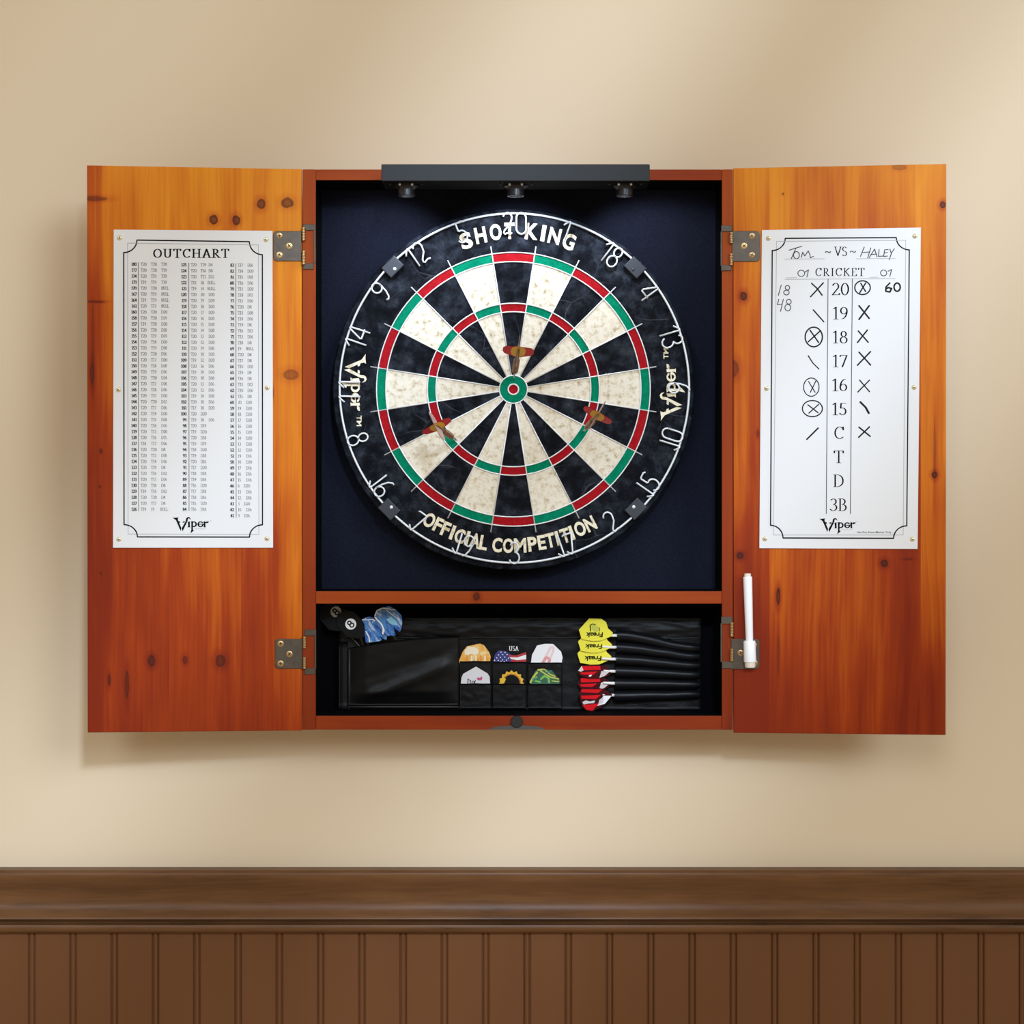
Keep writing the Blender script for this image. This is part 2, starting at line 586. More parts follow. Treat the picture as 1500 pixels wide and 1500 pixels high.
# serif capitals and figures: strokes in cap-height units, drawn with a broad nib
GL = {
    '0': (0.66, [arc(.33, .5, .25, .47, 90, 450, 18)]),
    '1': (0.50, [[(.27, 0.03), (.27, .98)], [(.10, .84), (.27, .97)], [(.12, .02), (.42, .02)]]),
    '2': (0.62, [arc(.30, .72, .21, .25, 165, -30, 10) + [(.06, .03)], [(.06, .05), (.56, .05), (.58, .16)]]),
    '3': (0.60, [arc(.27, .75, .20, .22, 150, -80, 9), arc(.26, .27, .25, .25, 85, -150, 10)]),
    '4': (0.64, [[(.42, .02), (.42, .97), (.05, .30), (.60, .30)]]),
    '5': (0.60, [[(.50, .95), (.17, .95), (.13, .55)], arc(.27, .30, .24, .28, 120, -150, 10)]),
    '6': (0.64, [arc(.33, .30, .23, .27, 0, 360, 14), arc(.50, .30, .40, .66, 180, 95, 8)]),
    '7': (0.60, [[(.06, .84), (.08, .95), (.55, .95)], [(.55, .95), (.22, .02)]]),
    '8': (0.64, [arc(.32, .74, .18, .22, 0, 360, 14), arc(.32, .26, .24, .25, 0, 360, 14)]),
    '9': (0.64, [arc(.32, .69, .23, .27, 0, 360, 14), arc(.15, .69, .40, .66, 0, -85, 8)]),
    'A': (0.80, [[(.10, .02), (.40, .98)], [(.40, .98), (.70, .02)], [(.22, .36), (.58, .36)], [(.0, .02), (.22, .02)], [(.58, .02), (.82, .02)]]),
    'B': (0.66, [[(.14, .02), (.14, .97)], [(.03, .02), (.30, .02)], [(.03, .97), (.30, .97)], arc(.28, .75, .22, .22, 90, -90, 8), arc(.30, .27, .27, .26, 90, -90, 8)]),
    'C': (0.76, [arc(.42, .5, .34, .47, 45, 315, 16), [(.68, .72), (.68, .97)]]),
    'D': (0.80, [[(.14, .02), (.14, .97)], [(.03, .02), (.34, .02)], [(.03, .97), (.34, .97)], arc(.32, .5, .40, .47, 90, -90, 12)]),
    'E': (0.64, [[(.14, .02), (.14, .97)], [(.03, .97), (.54, .97), (.55, .80)], [(.14, .52), (.44, .52)], [(.03, .02), (.56, .02), (.58, .2)]]),
    'H': (0.84, [[(.14, .02), (.14, .97)], [(.68, .02), (.68, .97)], [(.14, .5), (.68, .5)], [(.03, .02), (.26, .02)], [(.03, .97), (.26, .97)], [(.56, .02), (.80, .02)], [(.56, .97), (.80, .97)]]),
    'I': (0.36, [[(.17, .02), (.17, .97)], [(.04, .02), (.30, .02)], [(.04, .97), (.30, .97)]]),
    'K': (0.76, [[(.14, .02), (.14, .97)], [(.03, .02), (.26, .02)], [(.03, .97), (.26, .97)], [(.62, .97), (.16, .48)], [(.26, .56), (.66, .02)], [(.54, .97), (.70, .97)], [(.58, .02), (.76, .02)]]),
    'L': (0.62, [[(.14, .02), (.14, .97)], [(.03, .97), (.28, .97)], [(.03, .02), (.54, .02), (.56, .2)]]),
    'O': (0.86, [arc(.42, .5, .35, .47, 90, 450, 20)]),
    'R': (0.74, [[(.14, .02), (.14, .97)], [(.03, .02), (.28, .02)], [(.03, .97), (.30, .97)], arc(.28, .73, .24, .24, 90, -90, 8), [(.28, .49), (.66, .02)], [(.6, .02), (.74, .02)]]),
    'S': (0.58, [arc(.28, .74, .19, .23, 30, 255, 9) + arc(.27, .26, .22, .24, 75, -150, 10)]),
    'T': (0.72, [[(.35, .02), (.35, .97)], [(.02, .80), (.03, .97), (.67, .97), (.68, .80)], [(.22, .02), (.48, .02)]]),
    'U': (0.80, [[(.13, .97), (.13, .35)] + arc(.38, .32, .25, .29, 180, 360, 8) + [(.63, .97)], [(.02, .97), (.25, .97)], [(.52, .97), (.74, .97)]]),
    'V': (0.80, [[(.10, .97), (.40, .02)], [(.40, .02), (.70, .97)], [(.0, .97), (.24, .97)], [(.58, .97), (.82, .97)]]),
    '~': (0.56, [[(.04, .38), (.12, .48), (.22, .47), (.32, .38), (.42, .36), (.50, .46)]]),
    ' ': (0.34, []),
}


def twidth(txt, sp=0.0):
    return sum(GL[c][0] + sp for c in txt) - sp


def serif(bm, txt, f2, x0, y0, h, wx=0.13, wy=0.05, xs=1.0, sp=0.0, align='l', n=8, mi=0):
    """f2 maps photo pixels to 3D; baseline y0; cap height h (pixels)"""
    wtot = twidth(txt, sp) * h * xs
    x = x0 - (wtot / 2 if align == 'c' else wtot if align == 'r' else 0)
    for ch in txt:
        adv, st = GL[ch]
        for pl in st:
            nibstroke(bm, [(x + p[0] * h * xs, y0 - p[1] * h) for p in pl], wx * h * xs, wy * h, f2, n, mi)
        x += (adv + sp) * h * xs


_glyph = {}


def sans(ch, offset=0.0):
    """flat mesh of text in Blender's own font: verts, faces"""
    key = (ch, offset)
    if key not in _glyph:
        cu = bpy.data.curves.new('glyph', 'FONT')
        cu.body = ch
        cu.size = 1.0
        cu.offset = offset
        cu.resolution_u = 4
        ob = bpy.data.objects.new('glyph', cu)
        COL.objects.link(ob)
        bpy.context.view_layer.update()
        me = bpy.data.meshes.new_from_object(ob.evaluated_get(bpy.context.evaluated_depsgraph_get()))
        vs = [(v.co.x, v.co.y) for v in me.vertices]
        fs = [tuple(p.vertices) for p in me.polygons]
        bpy.data.objects.remove(ob)
        bpy.data.curves.remove(cu)
        bpy.data.meshes.remove(me)
        _glyph[key] = (vs, fs)
    return _glyph[key]


def sans_text(bm, txt, f3, w, h, offset=0.02, mi=0, shear=0.0):
    """text fitted into a box w x h centred on (0,0); f3 maps (x right, y up)"""
    vs, fs = sans(txt, offset)
    x0 = min(v[0] for v in vs); x1 = max(v[0] for v in vs)
    y0 = min(v[1] for v in vs); y1 = max(v[1] for v in vs)
    bv = [bm.verts.new(f3((v[0] - (x0 + x1) / 2) / (x1 - x0) * w + shear * (v[1] - (y0 + y1) / 2) / (y1 - y0) * h, (v[1] - (y0 + y1) / 2) / (y1 - y0) * h)) for v in vs]
    for f in fs:
        try:
            bm.faces.new([bv[i] for i in f]).material_index = mi
        except ValueError:
            pass


def logo(bm, f2, mi=0, tm=True, line=True):
    """the maker's word mark in units where the word is 53 wide, baseline 0, y up"""
    k = 1 / 16.67

    def q(x, y):
        return f2((x - 660) * k, (540 - y) * k)
    for poly in (
        [(208, 303), (262, 308), (358, 298), (340, 336), (300, 372)],
        [(262, 308), (340, 336), (352, 385), (302, 385)],
        [(302, 385), (352, 385), (428, 560), (408, 632)],
        [(352, 385), (390, 395), (402, 425), (372, 430)],
        [(455, 640), (436, 560), (535, 385), (580, 385)],
        [(535, 385), (540, 330), (585, 340), (580, 385)],
        [(540, 330), (565, 298), (605, 288), (590, 325), (585, 340)],
        [(605, 288), (640, 308), (655, 362), (620, 325), (590, 325)],
        [(452, 425), (470, 395), (520, 398), (500, 430)],
        [(585, 410), (635, 393), (635, 520), (648, 540), (568, 540), (592, 520)],
        [(650, 400), (712, 388), (708, 600), (668, 600), (668, 420)],
        [(668, 600), (708, 600), (740, 610), (650, 690)],
    ):
        flat(bm, [q(*p) for p in poly], mi)
    nibstroke(bm, arc(735, 466, 52, 58, 110, -120, 12), 42, 26, q, 8, mi)
    nibstroke(bm, arc(895, 466, 58, 60, 0, 320, 16), 40, 24, q, 8, mi)
    nibstroke(bm, [(845, 470), (950, 462)], 20, 18, q, 8, mi)
    for poly in ([(968, 400), (1015, 392), (1015, 520), (1028, 540), (962, 540), (976, 520)],
                 [(1015, 420), (1040, 398), (1100, 395), (1085, 430), (1050, 440), (1015, 436)]):
        flat(bm, [q(*p) for p in poly], mi)


# ------------------------------------------------------------------ the room
WALL = 0.095
b = bmesh.new()
box(b, -2.2, 2.2, WALL, WALL + 0.1, 0.0, 3.0)
o = done('wall_back', b, M['wall']); o['kind'] = 'structure'

# beadboard wainscot: flat boards with a bead between two grooves
b = bmesh.new()
k = S * (D + WALL) / D
zt = P(0, 1360, WALL).z
prof = []
nb = 40
for i in range(-nb, nb + 1):
    xa = 43.0 + 60.33 * i
    for dx, dy in ((-2.2, 6.0), (-0.9, 5.4), (0.2, 3.0), (1.2, 3.0), (2.2, 4.9), (4.6, 5.9), (7.0, 4.9), (8.0, 3.0), (9.0, 3.0), (10.2, 5.4), (11.6, 6.0)):
        X = (xa + dx - 750) * k
        if abs(X) < 2.2:
            prof.append((X, WALL - dy / 1000))
A = [b.verts.new((x, y, zt)) for x, y in prof]
B = [b.verts.new((x, y, 0.0)) for x, y in prof]
for i in range(len(prof) - 1):
    b.faces.new((A[i], B[i], B[i + 1], A[i + 1]))
c0 = [b.verts.new((prof[0][0], WALL, z)) for z in (zt, 0)]
c1 = [b.verts.new((prof[-1][0], WALL, z)) for z in (zt, 0)]
b.faces.new((c0[0], c0[1], B[0], A[0])); b.faces.new((A[-1], B[-1], c1[1], c1[0]))
b.faces.new([c1[0], c0[0]] + A); b.faces.new((c0[0], c1[0], c1[1], c0[1])); b.faces.new(B[::-1] + [c0[1], c1[1]])
bmesh.ops.recalc_face_normals(b, faces=b.faces[:])
o = done('trim_2', b, M['panel']); o['kind'] = 'structure'

# chair rail
rp = [(1270, 0.5), (1274.0, 19), (1275.0, 22.5), (1277, 25), (1280, 26.5), (1284, 26.5), (1289, 25), (1295, 20.5), (1302, 15.5), (1310, 11.5), (1319, 10), (1328, 11),
      (1335, 14.0), (1340, 17.0), (1344, 20), (1346.5, 20.5), (1347, 19), (1347.5, 8), (1352.5, 7.5), (1353.2, 13), (1355, 17), (1358.5, 18.5), (1362, 18), (1365, 15.5), (1367, 11), (1367.5, 0.5)]
b = bmesh.new()
ra, rb = [], []
for py, d in rp:
    Y = WALL - d / 1000
    z = P(750, py, Y).z
    ra.append(b.verts.new((-2.2, Y, z))); rb.append(b.verts.new((2.2, Y, z)))
for i in range(len(rp)):
    j = (i + 1) % len(rp)
    b.faces.new((ra[i], ra[j], rb[j], rb[i]))
b.faces.new(ra); b.faces.new(rb[::-1])
bmesh.ops.recalc_face_normals(b, faces=b.faces[:])
o = done('trim_1', b, M['rail'], smooth=True, autosmooth=38); o['kind'] = 'structure'

# ------------------------------------------------------------------ the cabinet
TH = math.radians(5.6)
F0 = yplane(0.0)
base = Vector((0, 0.047, F0(757, 1069).z))
CAB = empty('dart_cabinet', base, 'open pine dartboard cabinet with two doors, hanging on the beige wall', 'cabinet')


def fx(px): return (px - 750) * S
def fz(py): return CZ + (750 - py) * S


BACK = 0.075
# case
for (xa, xb, inner) in ((443, 462.5, 1), (1057.5, 1073.5, -1)):
    b = bmesh.new()
    box(b, fx(xa), fx(xb), 0.0, WALL - 0.0005, fz(1069), fz(248), 0.0008)
    for f in b.faces:
        c = f.calc_center_median()
        if f.normal.x * inner > 0.9 and c.y > 0.003:
            f.material_index = 1
    done('side_panel', b, [M['frame_v'], M['blackfelt']], CAB)
for (nm, ya, yb, down) in (('top_panel', 248, 264, -1), ('bottom_panel', 1048.5, 1069, 1), ('shelf', 866, 884.5, 0)):
    b = bmesh.new()
    box(b, fx(462.5), fx(1057.5), 0.0008, BACK, fz(yb), fz(ya), 0.0008)
    for f in b.faces:
        if abs(f.normal.z) > 0.9 and (down == 0 or f.normal.z * down > 0):
            f.material_index = 1
    mm = M['frame_h']
    if nm == 'shelf':
        kp = F0(698, 874)
        mm = wood('shelf_wood', 5.7, [(0.0, (0.38, 0.078, 0.011)), (0.4, (0.26, 0.038, 0.007)), (0.7, (0.15, 0.016, 0.005)), (1.0, (0.085, 0.009, 0.004))],
                  [(kp.x - base.x, kp.z - base.z, 0.0042, 0.0052, 0.8)], axis='X', plank=1.0, big=0.9, fine=0.2)
    done(nm, b, [mm, M['blackfelt']], CAB)
b = bmesh.new()
box(b, fx(462.5), fx(1057.5), BACK, WALL - 0.0005, fz(875), fz(248))
done('back_panel', b, M['felt'], CAB)
b = bmesh.new()
box(b, fx(462.5), fx(1057.5), BACK, WALL - 0.0005, fz(1069), fz(875))
done('compartment_lining', b, M['blackfelt'], CAB)

# catch and finger notch on the bottom rail
b = bmesh.new()
c = F0(757, 1057)
lathe(b, c + Vector((0, 0.001, 0)), (0, -1, 0), [(0.0075, 0), (0.0075, 0.003), (0.0068, 0.004), (0.0, 0.004)], 32)
done('magnetic_catch', b, M['rubber'], CAB, True, autosmooth=40)
b = bmesh.new()
prism(b, [(716, 1068.6)] + [(757 + 41 * math.cos(a), 1068.6 - 6.0 * math.sin(a)) for a in [math.pi * (1 - i / 16) for i in range(1, 16)]] + [(798, 1068.6)], F0, -0.001, 0.0008)
done('finger_notch_fill', b, M['notchgrey'], CAB)  # grey lens added in place of the finger notch's cut-out

# doors
HL = Vector((fx(442.5), 0.0, CZ))
HR = Vector((fx(1074), 0.0, CZ))
DL = Plane(HL, (math.sin(TH), -math.cos(TH), 0))
DR = Plane(HR, (-math.sin(TH), -math.cos(TH), 0))


def knotlist(pl, ks):
    out = []
    for px, py, a, bb, amt in ks:
        p = pl(px, py)
        out.append((p.x - base.x, p.z - base.z, a * S, bb * S, amt))
    return out


kl = knotlist(DL, [(382.5, 299, 6.0, 7.5, .85), (421, 297, 9, 7.5, .8), (313, 322, 6, 7, .9), (346, 322.6, 5.5, 7, .9), (140, 291, 16, 3.2, .6), (426, 549, 11, 8, .55),
                   (140, 442, 12, 1.6, .7), (135, 548, 3, 16, .7), (136, 500, 2, 60, .35), (222, 968, 5, 8, .85), (271, 967, 3.5, 6, .7), (323, 968, 7, 9, .75), (186, 1003, 3, 20, .7), (160, 996, 2, 8, .8),
                   (148, 661, 1.6, 3, .8), (146, 713, 1.4, 1.6, .8), (148, 840, 1.4, 2, .8), (399, 575, 1.6, 8, .8)])
kr = knotlist(DR, [(1381, 300, 4, 5, .95), (1089.4, 434, 5, 6.5, .95), (1369, 695.5, 4, 5, .95), (1369, 660, 1.5, 45, .4), (1084.3, 814, 5, 5, .95), (1295.4, 825, 5, 5.5, .9), (1140.2, 874, 3, 13, .9), (1140, 960, 1.6, 30, .45),
                   (1074, 540, 8, 12, .6), (1147, 284, 1.4, 1.6, .8), (1318, 245, 10, 4, .4), (1110, 635, 1.6, 5, .6), (1330, 819, 6, 1.2, .6)])


def bandlist(pl, bs):
    """(left, right, softness, tone shift, lower y, upper y) in photo pixels"""
    out = []
    for a, c, sf, amt, yl, yu in bs:
        off = 0.013     # the grain coordinate is shifted by its own waviness, half of 0.026 on average
        out.append((pl(a, 600).x - base.x + off, pl(c, 600).x - base.x + off, sf * S, amt, pl(750, yl).z - base.z - 0.12, pl(750, yu).z - base.z))
    return out


lx0 = DL(160, 600).x; lx1 = DL(129, 600).x
rx0 = DR(1370, 600).x; rx1 = DR(1390, 600).x
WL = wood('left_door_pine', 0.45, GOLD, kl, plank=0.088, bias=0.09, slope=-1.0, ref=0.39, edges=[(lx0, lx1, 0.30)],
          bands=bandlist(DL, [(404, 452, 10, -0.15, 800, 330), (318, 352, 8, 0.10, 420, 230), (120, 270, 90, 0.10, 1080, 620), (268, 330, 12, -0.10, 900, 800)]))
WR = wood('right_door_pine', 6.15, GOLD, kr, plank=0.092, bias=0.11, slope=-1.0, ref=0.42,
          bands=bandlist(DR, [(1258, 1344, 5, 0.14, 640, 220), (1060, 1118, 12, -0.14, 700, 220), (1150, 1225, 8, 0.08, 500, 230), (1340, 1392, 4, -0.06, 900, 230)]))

b = bmesh.new()
prism(b, [(127.3, 242), (442, 247.6), (442.6, 1070.2), (128.3, 1073.2)], DL, -0.018, 0.0, bev=0.0012)
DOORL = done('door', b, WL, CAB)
DOORL['label'] = 'left door with the outchart board'
b = bmesh.new()
prism(b, [(1074, 246.3), (1386.3, 240), (1385.3, 1076.8), (1074.6, 1073.6)], DR, -0.018, 0.0, bev=0.0012)
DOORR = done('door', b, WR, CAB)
DOORR['label'] = 'right door with the score board'


# hinges
def phillips(bm, p, n, r, h, mi_head, mi_slot, ang=0.3, domed=True):
    n = Vector(n).normalized()
    lathe(bm, p, n, [(r, 0), (r * 0.96, h * 0.4), (r * 0.7, h * 0.85), (r * 0.3, h), (0, h)] if domed else [(r, 0), (r, h), (0, h)], 20, mi_head)
    a = Vector((math.cos(ang), 0, math.sin(ang)))
    a = (a - n * a.dot(n)).normalized()
    c = n.cross(a)
    for u, v in ((a, c), (c, a)):
        q = [p + n * (h + 0.00008) + u * (sx * r * 0.55) + v * (sy * r * 0.13) for sx, sy in ((-1, -1), (1, -1), (1, 1), (-1, 1))]
        flat(bm, q, mi_slot)


def hinge(door, side, plate, corner, screws, tabs, knuckles, strip):
    pl = DL if side < 0 else DR
    x0, x1, y0, y1 = plate
    r = corner
    if side < 0:    # rounded corners on the far-from-hinge side
        poly = [(x1, y0), (x1, y1)] + [(x0 + r - r * math.sin(a), y1 - r + r * math.cos(a)) for a in [math.pi / 2 * i / 6 for i in range(7)]] + \
               [(x0 + r - r * math.cos(a), y0 + r - r * math.sin(a)) for a in [math.pi / 2 * i / 6 for i in range(7)]]
    else:
        poly = [(x0, y1), (x0, y0)] + [(x1 - r + r * math.sin(a), y0 + r - r * math.cos(a)) for a in [math.pi / 2 * i / 6 for i in range(7)]] + \
               [(x1 - r + r * math.cos(a), y1 - r + r * math.sin(a)) for a in [math.pi / 2 * i / 6 for i in range(7)]]
    b = bmesh.new()
    prism(b, poly, pl, 0.0001, 0.0016, bev=0.0005)
    h = done('hinge', b, M['brass'], CAB)
    # worn edge, knuckles and the leaf on the cabinet frame
    b = bmesh.new()
    for t0, t1, u0, u1 in tabs:
        prism(b, [(t0, u0), (t1, u0), (t1, u1), (t0, u1)], F0, 0.0001, 0.0016, bev=0.0004)
    s0, s1, v0, v1 = strip
    prism(b, [(s0, v0), (s1, v0), (s1, v1), (s0, v1)], F0, 0.0001, 0.0012, bev=0.0003)
    done('frame_leaf', b, M['brass'], h)
    for kx, k0, k1 in knuckles:
        b = bmesh.new()
        n = 5
        c = F0(kx, k1, 0.0026)
        L = (k1 - k0) * S
        pr = []
        for i in range(n):
            a0, a1 = L * i / n, L * (i + 1) / n
            pr += [(0.0019, a0 + 0.0002), (0.0024, a0 + 0.0007), (0.0024, a1 - 0.0007), (0.0019, a1 - 0.0002)]
        lathe(b, c, (0, 0, 1), pr, 14)
        done('knuckle', b, M['brassedge'], h, True, autosmooth=40)
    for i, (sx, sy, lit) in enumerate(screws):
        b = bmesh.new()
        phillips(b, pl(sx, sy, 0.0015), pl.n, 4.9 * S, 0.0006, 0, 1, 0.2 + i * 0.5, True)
        done('screw', b, [M['screw'] if lit else M['brassedge'], M['screwslot']], h, True, autosmooth=50)  # light put in by colour: lit heads brighter, others the knuckles' duller brass
    return h


hinge(DOORL, -1, (400.2, 441.6, 338.3, 382.3), 6, [(409.3, 345, 0), (423.7, 360, 1), (409.3, 373.3, 1)],
      [(444, 462, 328.4, 337.4), (444, 459.5, 385.5, 394.2)], [(444.6, 332.5, 353), (444.6, 367, 388)], (459.4, 462, 337, 386))
hinge(DOORL, -1, (403, 443, 936, 979.5), 4, [(411, 943, 0), (424, 958, 0), (411, 972, 0)],
      [(446, 463, 922.5, 931.5), (446, 462, 979, 988)], [(446, 932, 950), (446, 962, 980)], (460.5, 463, 931, 980))
hinge(DOORR, 1, (1072.2, 1113, 338.2, 383), 6, [(1101.5, 345.5, 0), (1090, 360, 1), (1101.5, 373.5, 0)],
      [(1056.5, 1072, 330, 339.2), (1056.5, 1071, 388, 396.5)], [(1071.2, 340, 357), (1071.2, 371, 389)], (1055.5, 1058, 339, 389))
hinge(DOORR, 1, (1071, 1112.5, 936, 980.3), 6, [(1085, 956.3, 0), (1104, 945, 0), (1105, 971, 0)],
      [(1056.5, 1073, 903.5, 914), (1057.5, 1073, 969, 979.3)], [(1072, 911, 933), (1072, 950, 969)], (1055.5, 1058, 913, 970))


# ------------------------------------------------------------------ printed boards
def notched(c, n=10):
    """border with four concave corners; c = list of (A, B) edge points clockwise, corner arcs between"""
    out = []
    for i in range(4):
        p, q = c[i][1], c[(i + 1) % 4][0]
        out.append(c[i][0]); out.append(p)
        if i in (0, 2):
            ctr = (q[0], p[1])
        else:
            ctr = (p[0], q[1])
        for j in range(1, n):
            t = math.pi / 2 * j / n
            # quarter ellipse bowed towards the inside of the sheet
            out.append((ctr[0] + (p[0] - ctr[0]) * math.cos(t) + (q[0] - ctr[0]) * math.sin(t), ctr[1] + (p[1] - ctr[1]) * math.cos(t) + (q[1] - ctr[1]) * math.sin(t)))
    out.append(out[0])
    return out


def line(bm, pts, wd, f2, mi=0):
    nibstroke(bm, pts, wd, wd, f2, 6, mi)


LIFT = 0.00215


def board(name, label, cat, pl, quad, border, inner, tacks):
    o = empty(name, pl((quad[2][0] + quad[3][0]) / 2, quad[2][1]), label, cat)
    b = bmesh.new()
    prism(b, quad, pl, 0.0001, 0.002, bev=0.0003)
    done('sheet', b, M['white'], o)
    f2 = lambda x, y: pl(x, y, LIFT)
    b = bmesh.new()
    line(b, border, 1.9, f2, 0)
    line(b, inner + [inner[0]], 0.85, f2, 1)
    done('printed_border', b, [M['ink'], M['inklite']], o)
    for i, (x, y) in enumerate(tacks):
        b = bmesh.new()
        phillips(b, pl(x, y, 0.0020), pl.n, 3.7 * S, 0.0016, 0, 1, 0.5 + i, True)
        done('screw', b, [M['tack'], M['tackslot']], o, True, autosmooth=50)
    return o, f2


OUT, f2 = board('outchart_board', 'white printed outchart board screwed to the left cabinet door', 'chart', DL,
                [(166.4, 336.3), (399.2, 338), (400, 802.5), (165.4, 802.5)],
                notched([((200.6, 351.7), (365.3, 354)), ((384.3, 373), (384.5, 768.8)), ((365.5, 786.8), (201.3, 786.5)), ((181.8, 768.5), (181.3, 370))]),
                [(186.9, 356), (378.4, 358.8), (379.2, 782.7), (187.7, 782.2)],
                [(175.2, 348.5), (389.6, 351), (173.7, 571), (391.4, 568), (174.2, 790), (391, 789)])
b = bmesh.new()
serif(b, 'OUTCHART', f2, 280, 377.6, 13.0, 0.17, 0.07, 1.16, 0.16, 'c')
done('title', b, M['ink'], OUT)
C1 = '''180 T20 T20 T20;177 T20 T20 T19;174 T20 T19 T19;171 T19 T19 T19;170 T20 T20 BULL;167 T20 T19 BULL;164 T19 T19 BULL;161 T20 T17 BULL;160 T20 T20 D20;158 T20 T20 D19;157 T19 T20 D20;156 T20 T20 D18;155 T20 T19 D19;154 T20 T18 D20;153 T20 T19 D18;152 T20 T20 D16;151 T20 T17 D20;150 T20 T18 D18;149 T20 T19 D16;148 T20 T20 D14;147 T20 T17 D18;146 T20 T18 D16;145 T20 T15 D20;144 T20 T20 D12;143 T20 T17 D16;142 T20 T14 D20;141 T20 T15 D18;140 T20 T16 D16;139 T20 T13 D20;138 T20 T16 D15;137 T18 T17 D16;136 T20 T20 D8;135 T20 T13 D18;134 T20 T14 D16;133 T20 T19 D8;132 T20 T16 D12;131 T20 T13 D16;130 T20 T18 D8;129 T19 T16 D12;128 T20 T20 D4;127 T20 T17 D8;126 T19 19 BULL'''
C2 = '''125 T20 T19 D4;124 T20 T16 D8;123 T20 T13 D12;122 T18 18 BULL;121 T19 14 BULL;120 T20 20 D20;119 T20 19 D20;118 T20 18 D20;117 T20 17 D20;116 T20 16 D20;115 T20 15 D20;114 T20 14 D20;113 T20 13 D20;112 T20 12 D20;111 T20 19 D16;110 T20 10 D20;109 T19 12 D20;108 T20 16 D16;107 T19 10 D20;106 T20 10 D18;105 T20 13 D16;104 T20 12 D16;103 T19 10 D18;102 T20 10 D16;101 T17 10 D20;100 T20 D20;99 T19 10 D16;98 T20 D19;97 T19 D20;96 T20 D18;95 T19 D19;94 T18 D20;93 T19 D18;92 T20 D16;91 T17 D20;90 T18 D18;89 T19 D16;88 T16 D20;87 T17 D18;86 T18 D16;85 T15 D20;84 T16 D18'''
C3 = '''83 T17 D16;82 T14 D20;81 T15 D18;80 T16 D16;79 T13 D20;78 T18 D12;77 T15 D16;76 T20 D8;75 T13 D18;74 T14 D16;73 T19 D8;72 T16 D12;71 T13 D16;70 T18 D8;69 19 BULL;68 T20 D4;67 T17 D8;66 T10 D18;65 T19 D4;64 T16 D8;63 T13 D12;62 T10 D16;61 T15 D8;60 20 D20;59 19 D20;58 18 D20;57 17 D20;56 16 D20;55 15 D20;54 14 D20;53 13 D20;52 12 D20;51 19 D16;50 10 D20;49 17 D16;48 16 D16;47 15 D16;46 6 D20;45 13 D16;44 12 D16;43 3 D20;42 10 D16;41 9 D16'''
b = bmesh.new()
for data, y0, y1, sx, lx, cols in ((C1, 387.0, 746.0, 200.3, 202.6, (206.3, 221.3, 236.3)), (C2, 387.8, 746.0, 273.3, 276.6, (279.6, 294.0, 305.6)), (C3, 388.4, 755.4, 342.8, 345.6, (348.4, 362.6, 377))):
    rows = data.split(';')
    for i, rw in enumerate(rows):
        yc = y0 + (y1 - y0) * i / (len(rows) - 1)
        tk = rw.split()
        serif(b, tk[0], f2, sx, yc + 2.3, 4.7, 0.25, 0.12, 0.92, 0.02, 'r', 4, 0)
        if tk[-1] == 'BULL' and len(tk) == 4 and not tk[2].startswith('T'):
            xs = (cols[0], cols[1], cols[2] - 1.5)
        elif len(tk) == 3 and not tk[1].startswith('T'):
            xs = (cols[0], cols[1] - (2.2 if len(tk[1]) > 1 else 5))
        else:
            xs = cols
        for t, xx in zip(tk[1:], xs):
            serif(b, t, f2, xx, yc + 2.3, 4.7, 0.13, 0.06, 0.90, 0.0, 'l', 4, 1)
    line(b, [(lx, y0 - 2.5), (lx + 0.4, y1 + 2.5)], 0.8, f2, 1)
done('score_columns', b, [M['ink'], M['inkmid']], OUT)
b = bmesh.new()
logo(b, lambda x, y: f2(279.7 + x, 772.4 - y))
line(b, [(284.5, 774.8), (301.5, 774.8)], 0.5, f2, 1)
line(b, [(307.6, 763), (309.2, 763)], 0.8, f2, 1)
done('logo', b, [M['ink'], M['inklite']], OUT)

SCB, f2 = board('score_board', 'white dry-erase cricket score board screwed to the right cabinet door', 'scoreboard', DR,
                [(1116, 337), (1349, 333.3), (1344.2, 804.2), (1112.3, 803.2)],
                notched([((1150.2, 349.2), (1313, 348)), ((1332, 366), (1328.3, 770.3)), ((1309, 788.5), (1147, 788)), ((1128.7, 769.5), (1131.2, 367))]),
                [(1137.5, 353.5), (1326.8, 352), (1323, 783.7), (1133, 783.7)],
                [(1125.6, 349.2), (1340, 346), (1122.8, 569), (1339, 567.4), (1120.6, 789.3), (1336.7, 789.8)])
b = bmesh.new()
serif(b, 'VS', f2, 1231.6, 375, 13.8, 0.12, 0.04, 1.0, 0.02, 'c')
serif(b, '~', f2, 1213, 375.5, 15, 0.10, 0.06, 1.1, 0, 'c')
serif(b, '~', f2, 1249.5, 375, 15, 0.10, 0.06, 1.1, 0, 'c')
serif(b, 'CRICKET', f2, 1230.3, 404.4, 11.8, 0.14, 0.05, 1.06, 0.17, 'c')
for i, t in enumerate(('20', '19', '18', '17', '16', '15', 'C', 'T', 'D', '3B')):
    yc = 423.4 + (739.2 - 423.4) * i / 9
    serif(b, t, f2, 1231.2 - 3.0 * i / 9, yc + 9.3, 18.4, 0.115, 0.04, 1.08, 0.03, 'c', 10)
for l in ([(1149.7, 379.6), (1207.7, 379)], [(1254, 379), (1311.6, 378.4)], [(1152, 407), (1166.7, 406.6)], [(1274, 406.2), (1287, 406)]):
    line(b, l, 0.7, f2, 1)
line(b, [(1149.7, 409.2), (1311, 408)], 0.8, f2, 1)
line(b, [(1213, 409), (1210.3, 752.6)], 1.1, f2, 2)
line(b, [(1248.5, 408.8), (1245.7, 752.6)], 1.1, f2, 2)
sans_text(b, 'Use Dry Erase Marker Only', lambda x, y: f2(1280.5 + x, 780 - y), 50.5, 3.6, 0.012, 2)
done('printed_lettering', b, [M['ink'], M['inklite'], M['inkmid']], SCB)
b = bmesh.new()
